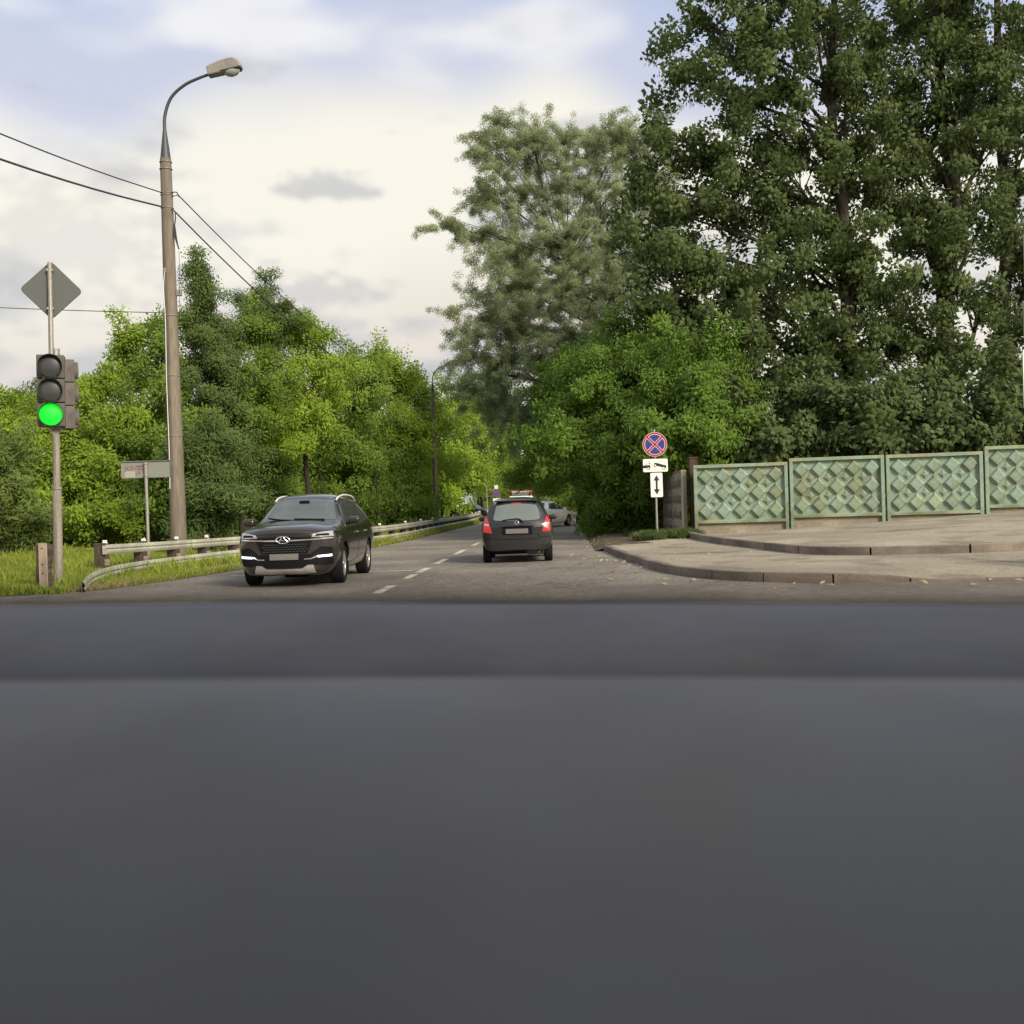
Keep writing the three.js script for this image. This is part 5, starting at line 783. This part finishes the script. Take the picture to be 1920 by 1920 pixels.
    const V = (x, y, z) => new THREE.Vector3(x, y, z), wz = hit('rear', 0, 1.0).z; mesh('rear_wiper', merge([tube([V(-0.14, 0.955, ez - 0.03), V(-0.06, 1.02, wz - 0.03), V(0.12, 1.025, wz - 0.03), V(0.34, 1.0, wz - 0.025)], 0.016, 0.01, 6, 16)]), M.black, g);
    { const sp = box(1.02, 0.035, 0.16, 0, 1.45, -Ln / 2 + 0.3, 0.016); mesh('roof_spoiler', sp, M.blackPaint, g); }
    patch('brake_light', M.redLamp, 'rear', [[-0.12, 1.385], [0.12, 1.385]], [[-0.12, 1.405], [0.12, 1.405]], g, 0.01, 6, 1);
    mesh('silencer', merge([cyl(0.09, 0.09, 0.4, 0, 0, 0, 14).rotateZ(Math.PI / 2).translate(-0.42, 0.27, -1.6), cyl(0.025, 0.025, 0.3, 0, 0, 0, 10).rotateX(Math.PI / 2).translate(-0.5, 0.25, -1.82)]), M.darkSteel, g);
    mesh('undertray', box(1.2, 0.08, 3.2, 0, 0.24, 0, 0.02), M.black, g); mesh('rear_axle', box(1.2, 0.09, 0.1, 0, 0.3, -1.25, 0.02), M.black, g);
    for (const s of [1, -1]) mesh('headrest', new RoundedBoxGeometry(0.26, 0.16, 0.1, 2, 0.05).translate(s * 0.33, 1.1, -1.28), M.black, g);
  },
});

// distant cars
const sedan = [[0, 0.7, 0.3, 0.62, 0.7, 0.62, 0.5, 0.02], [0.1, 0.76, 0.22, 0.72, 0.82, 0.68, 0.62, 0.03], [0.8, 0.92, 0.2, 0.78, 0.88, 0.8, 0.72, 0.04], [1.25, 0.98, 0.2, 0.78, 0.88, 0.88, 0.72, 0.03], [2.0, 1.4, 0.2, 0.78, 0.88, 0.9, 0.55, 0.03], [2.5, 1.46, 0.2, 0.78, 0.88, 0.92, 0.55, 0.03], [3.1, 1.43, 0.2, 0.78, 0.88, 0.93, 0.54, 0.03], [3.8, 1.06, 0.22, 0.78, 0.87, 0.95, 0.66, 0.03], [4.4, 1.0, 0.26, 0.74, 0.84, 0.9, 0.66, 0.02], [4.5, 0.85, 0.36, 0.66, 0.76, 0.76, 0.58, 0.02]];
const sedanDetail = (lamp) => ({ g, patch, both }) => {
  patch('rear_window', M.glass, 'rear', [[-0.58, 1.07], [0, 1.08], [0.58, 1.07]], [[-0.46, 1.36], [0, 1.38], [0.46, 1.36]], g, 0.01); patch('windshield', M.glass, 'front', [[-0.62, 1.02], [0, 1.03], [0.62, 1.02]], [[-0.48, 1.36], [0, 1.38], [0.48, 1.36]], g, 0.01);
  both((s, side) => { patch('side_window', M.glass, side, [[0.75, 0.97], [0.02, 0.98]], [[0.3, 1.26], [0.02, 1.34]], g); patch('side_window', M.glass, side, [[-0.05, 0.98], [-1.2, 1.02]], [[-0.05, 1.34], [-0.8, 1.32]], g); patch('tail_light', M.redLamp, 'rear', [[s * 0.5, 0.74], [s * 0.8, 0.74]], [[s * 0.52, 0.9], [s * 0.8, 0.9]], g, 0.012, 6, 3); patch('headlight', M.lampGlass, 'front', [[s * 0.5, 0.62], [s * 0.78, 0.64]], [[s * 0.5, 0.74], [s * 0.76, 0.78]], g, 0.012, 6, 3); const mm = mesh('mirror', mirrorG, lamp, g); mm.position.set(s * 0.93, 1.0, 0.62); mm.scale.setScalar(0.8); });
  patch('licence_plate', M.plate, 'rear', [[-0.26, 0.5], [0.26, 0.5]], [[-0.26, 0.61], [0.26, 0.61]], g, 0.015, 4, 2);
};
makeCar({ name: 'sedan_car', label: 'white car at the right road edge partly behind the black hatchback', X: AT(1023, 985, 60)[0], d: 60, turn: Math.PI - 0.42, paint: M.whitePaint, wr: 0.32, track: 0.76, axF: 1.3, axR: -1.35, st: sedan, detail: sedanDetail(M.whitePaint) });
makeCar({ name: 'sedan_car', label: 'distant dark car beyond the guardrail under the left trees', X: AT(886, 960, 104)[0], d: 104, turn: 1.15, paint: M.blackPaint, wr: 0.32, track: 0.76, axF: 1.3, axR: -1.35, st: sedan, detail: sedanDetail(M.blackPaint) });
{ // the red and white van seen above the hatchback roof
  const v = thing('delivery_van', 'red van with a pale rear window showing over the hatchback roof', 'van', [AT(977, 950, 78)[0], 0, -78], -0.02);
  mesh('body', new RoundedBoxGeometry(1.75, 1.5, 4.6, 3, 0.12).translate(0, 1.15, -2.3), M.whitePaint, v); mesh('roof_shell', new RoundedBoxGeometry(1.62, 0.55, 4.0, 3, 0.14).translate(0, 2.05, -2.1), M.redPaint, v);
  mesh('rear_window', box(1.28, 0.26, 0.03, 0, 2.06, -0.1, 0.01), M.rearGlass, v); mesh('window_trim', box(1.3, 0.06, 0.04, 0, 2.2, -0.085, 0.01), M.whitePaint, v); mesh('licence_plate', box(0.5, 0.11, 0.02, 0, 0.7, 0.01), M.plate, v);
  for (const s of [1, -1]) { mesh('tail_light', box(0.12, 0.5, 0.04, s * 0.78, 1.3, 0.0, 0.015), M.redLamp, v); for (const z of [-0.8, -3.6]) { const w = mesh('wheel', new THREE.TorusGeometry(0.24, 0.1, 10, 24).rotateY(Math.PI / 2).translate(s * 0.74, 0.34, z), M.rubber, v); mesh('hub', cyl(0.2, 0.2, 0.12, 0, 0, 0, 18).rotateZ(Math.PI / 2).translate(s * 0.74, 0.34, z), M.alloy, w); } }
  mesh('bumper', box(1.7, 0.2, 0.12, 0, 0.48, 0.02, 0.03), M.black, v);
}
// small far signs by the bend
{
  const d = 92, [X, h] = AT(914, 968, d), g = thing('frame_sign', 'far pale pole with a square frame sign left of the hatchback', 'sign', [X, 0, -d]); mesh('post', cyl(0.05, 0.05, 3.0, 0, 1.5, 0, 10), M.galv, g);
  mesh('frame', merge([box(0.5, 0.05, 0.05, 0.3, 2.6, 0), box(0.5, 0.05, 0.05, 0.3, 2.05, 0), box(0.05, 0.6, 0.05, 0.55, 2.32, 0)]), M.galv, g);
  const [X2] = AT(932, 968, 88), q = thing('far_sign', 'tiny far sign post with a round plate left of the hatchback roof', 'sign', [X2, 0, -88]); mesh('post', cyl(0.05, 0.05, 2.9, 0, 1.45, 0, 10), M.galv, q); mesh('round_plate', cyl(0.3, 0.3, 0.03, 0, 0, 0, 24).rotateX(Math.PI / 2).translate(0, 2.2, 0.06), M.signBlue ?? (M.signBlue = std({ color: rgb(0.12, 0.07, 0.16), roughness: 0.5 })), q); mesh('top_plate', box(0.3, 0.3, 0.03, 0, 2.75, 0.06, 0.01), M.white, q); mesh('lower_plate', box(0.6, 0.26, 0.03, 0, 1.7, 0.06, 0.01), M.white, q);
}

// ---------------------------------------------------------------- the car the picture is taken from: dashboard and cabin round the lens
{
  const car = thing('cabin_car', 'blurred dark grey padded dashboard of our own car across the foreground', 'car', [0, 0, 0], 2.7 * rad);
  const tilt = new THREE.Group(); // only a frame for measuring; parts go straight under the car
  const roll = -1.8 * rad, R = (x, y) => [x * Math.cos(roll) - y * Math.sin(roll), x * Math.sin(roll) + y * Math.cos(roll)];
  const sheet = (name, prof, mat, x0, x1, bow, nu = 40) => { // a profile (distance, height under the lens) swept across the car
    const c = new THREE.CatmullRomCurve3(prof.map(([d, y]) => new THREE.Vector3(0, y, -d)), false, 'centripetal'), P = c.getPoints(60);
    const g = grid(nu, 60, (u, v) => { const p = P[Math.round(v * 60)], x = x0 + (x1 - x0) * u, [a, b] = R(x, p.y - bow * x * x + 0.0022 * (fbm(x * 5 + 9, p.z * 4, 3, 44) - 0.5)); return new THREE.Vector3(a, 1.4 + b, p.z + 0.1 * x * x * (bow ? 1 : 0)); }, (p, u, v) => [u * 3, v * 1.2]);
    return mesh(name, g, mat, car);
  };
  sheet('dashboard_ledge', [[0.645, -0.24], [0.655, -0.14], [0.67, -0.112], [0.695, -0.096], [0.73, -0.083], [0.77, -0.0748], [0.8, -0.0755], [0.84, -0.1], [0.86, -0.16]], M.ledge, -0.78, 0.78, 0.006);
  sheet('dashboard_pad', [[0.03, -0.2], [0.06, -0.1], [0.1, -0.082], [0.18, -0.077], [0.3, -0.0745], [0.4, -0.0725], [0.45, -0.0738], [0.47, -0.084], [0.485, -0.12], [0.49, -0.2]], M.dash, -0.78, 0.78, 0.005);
  const solid = (name, geo, mat) => { const m = mesh(name, geo, mat, car); m.rotation.z = 0; return m; };
  solid('dashboard_base', box(1.56, 0.55, 0.75, 0, 0.93, -0.46, 0.03), M.black);
  solid('roof', box(1.56, 0.05, 1.5, 0, 1.82, 0.35, 0.02), M.headliner);  // out of view; width and front edge set to shade the dashboard
  for (const s of [1, -1]) {
    mesh('windscreen_pillar', tube([new THREE.Vector3(s * 0.76, 1.72, -0.56), new THREE.Vector3(s * 0.76, 1.55, -0.85), new THREE.Vector3(s * 0.8, 1.22, -1.12)], 0.045, 0.05, 8, 10), M.black, car);
    mesh('sun_blocking_header', box(0.06, 0.28, 1.6, s * 0.79, 1.66, 0.28, 0.02), M.headliner, car);  // added out of view, made deep to block side sun from the dashboard
    mesh('centre_pillar', box(0.08, 0.46, 0.22, s * 0.8, 1.32, 0.35, 0.03), M.black, car);
    mesh('rear_pillar', tube([new THREE.Vector3(s * 0.64, 1.82, 1.05), new THREE.Vector3(s * 0.78, 1.2, 1.35)], 0.06, 0.07, 8, 4), M.black, car);
    mesh('door', box(0.08, 0.72, 2.5, s * 0.84, 0.78, 0.1, 0.03), M.blackPaint, car);
    for (const z of [-1.55, 1.25]) mesh('wheel', new THREE.TorusGeometry(0.24, 0.1, 12, 28).rotateY(Math.PI / 2).translate(s * 0.76, 0.34, z), M.rubber, car);
  }
  solid('bonnet', box(1.6, 0.5, 1.0, 0, 0.72, -1.62, 0.1), M.blackPaint);
  solid('tail', box(1.6, 0.6, 0.5, 0, 0.75, 1.55, 0.1), M.blackPaint);
  solid('floor', box(1.6, 0.06, 2.6, 0, 0.36, 0.05), M.black);
  // the printed dot band along the foot of the windscreen
  const n = 256, m = 256, a = new Uint8Array(n * m * 4);
  for (let y = 0; y < m; y++) for (let x = 0; x < n; x++) { const gx = x / n * 8, gy = y / m * 16, o = Math.floor(gy) % 2 ? 0.5 : 0, fx = ((gx + o) % 1) - 0.5, fy = (gy % 1) - 0.5, k = 1 - (Math.floor(gy) + 0.5) / 16, r = 0.12 + 0.47 * Math.pow(k, 1.1); const v = Math.hypot(fx, fy) < r ? 255 : 0; a.set([v, v, v, 255], (y * n + x) * 4); }
  const t = new THREE.DataTexture(a, n, m); t.wrapS = THREE.RepeatWrapping; t.magFilter = THREE.LinearFilter; t.needsUpdate = true; t.repeat.set(70, 1);
  const fm = std({ color: rgb(0.03, 0.026, 0.022), roughness: 0.5, alphaMap: t, transparent: true, side: THREE.DoubleSide });
  const band = grid(40, 4, (u, v) => { const x = -0.8 + 1.6 * u, [p, q] = R(x, -0.1 + 0.053 * v - 0.008 * x * x); return new THREE.Vector3(p, 1.4 + q, -1.0 + 0.07 * v + 0.1 * x * x); }, (p, u, v) => [u, v]);
  mesh('windscreen_dot_band', band, fm, car);
}
renderer.render(scene, camera);
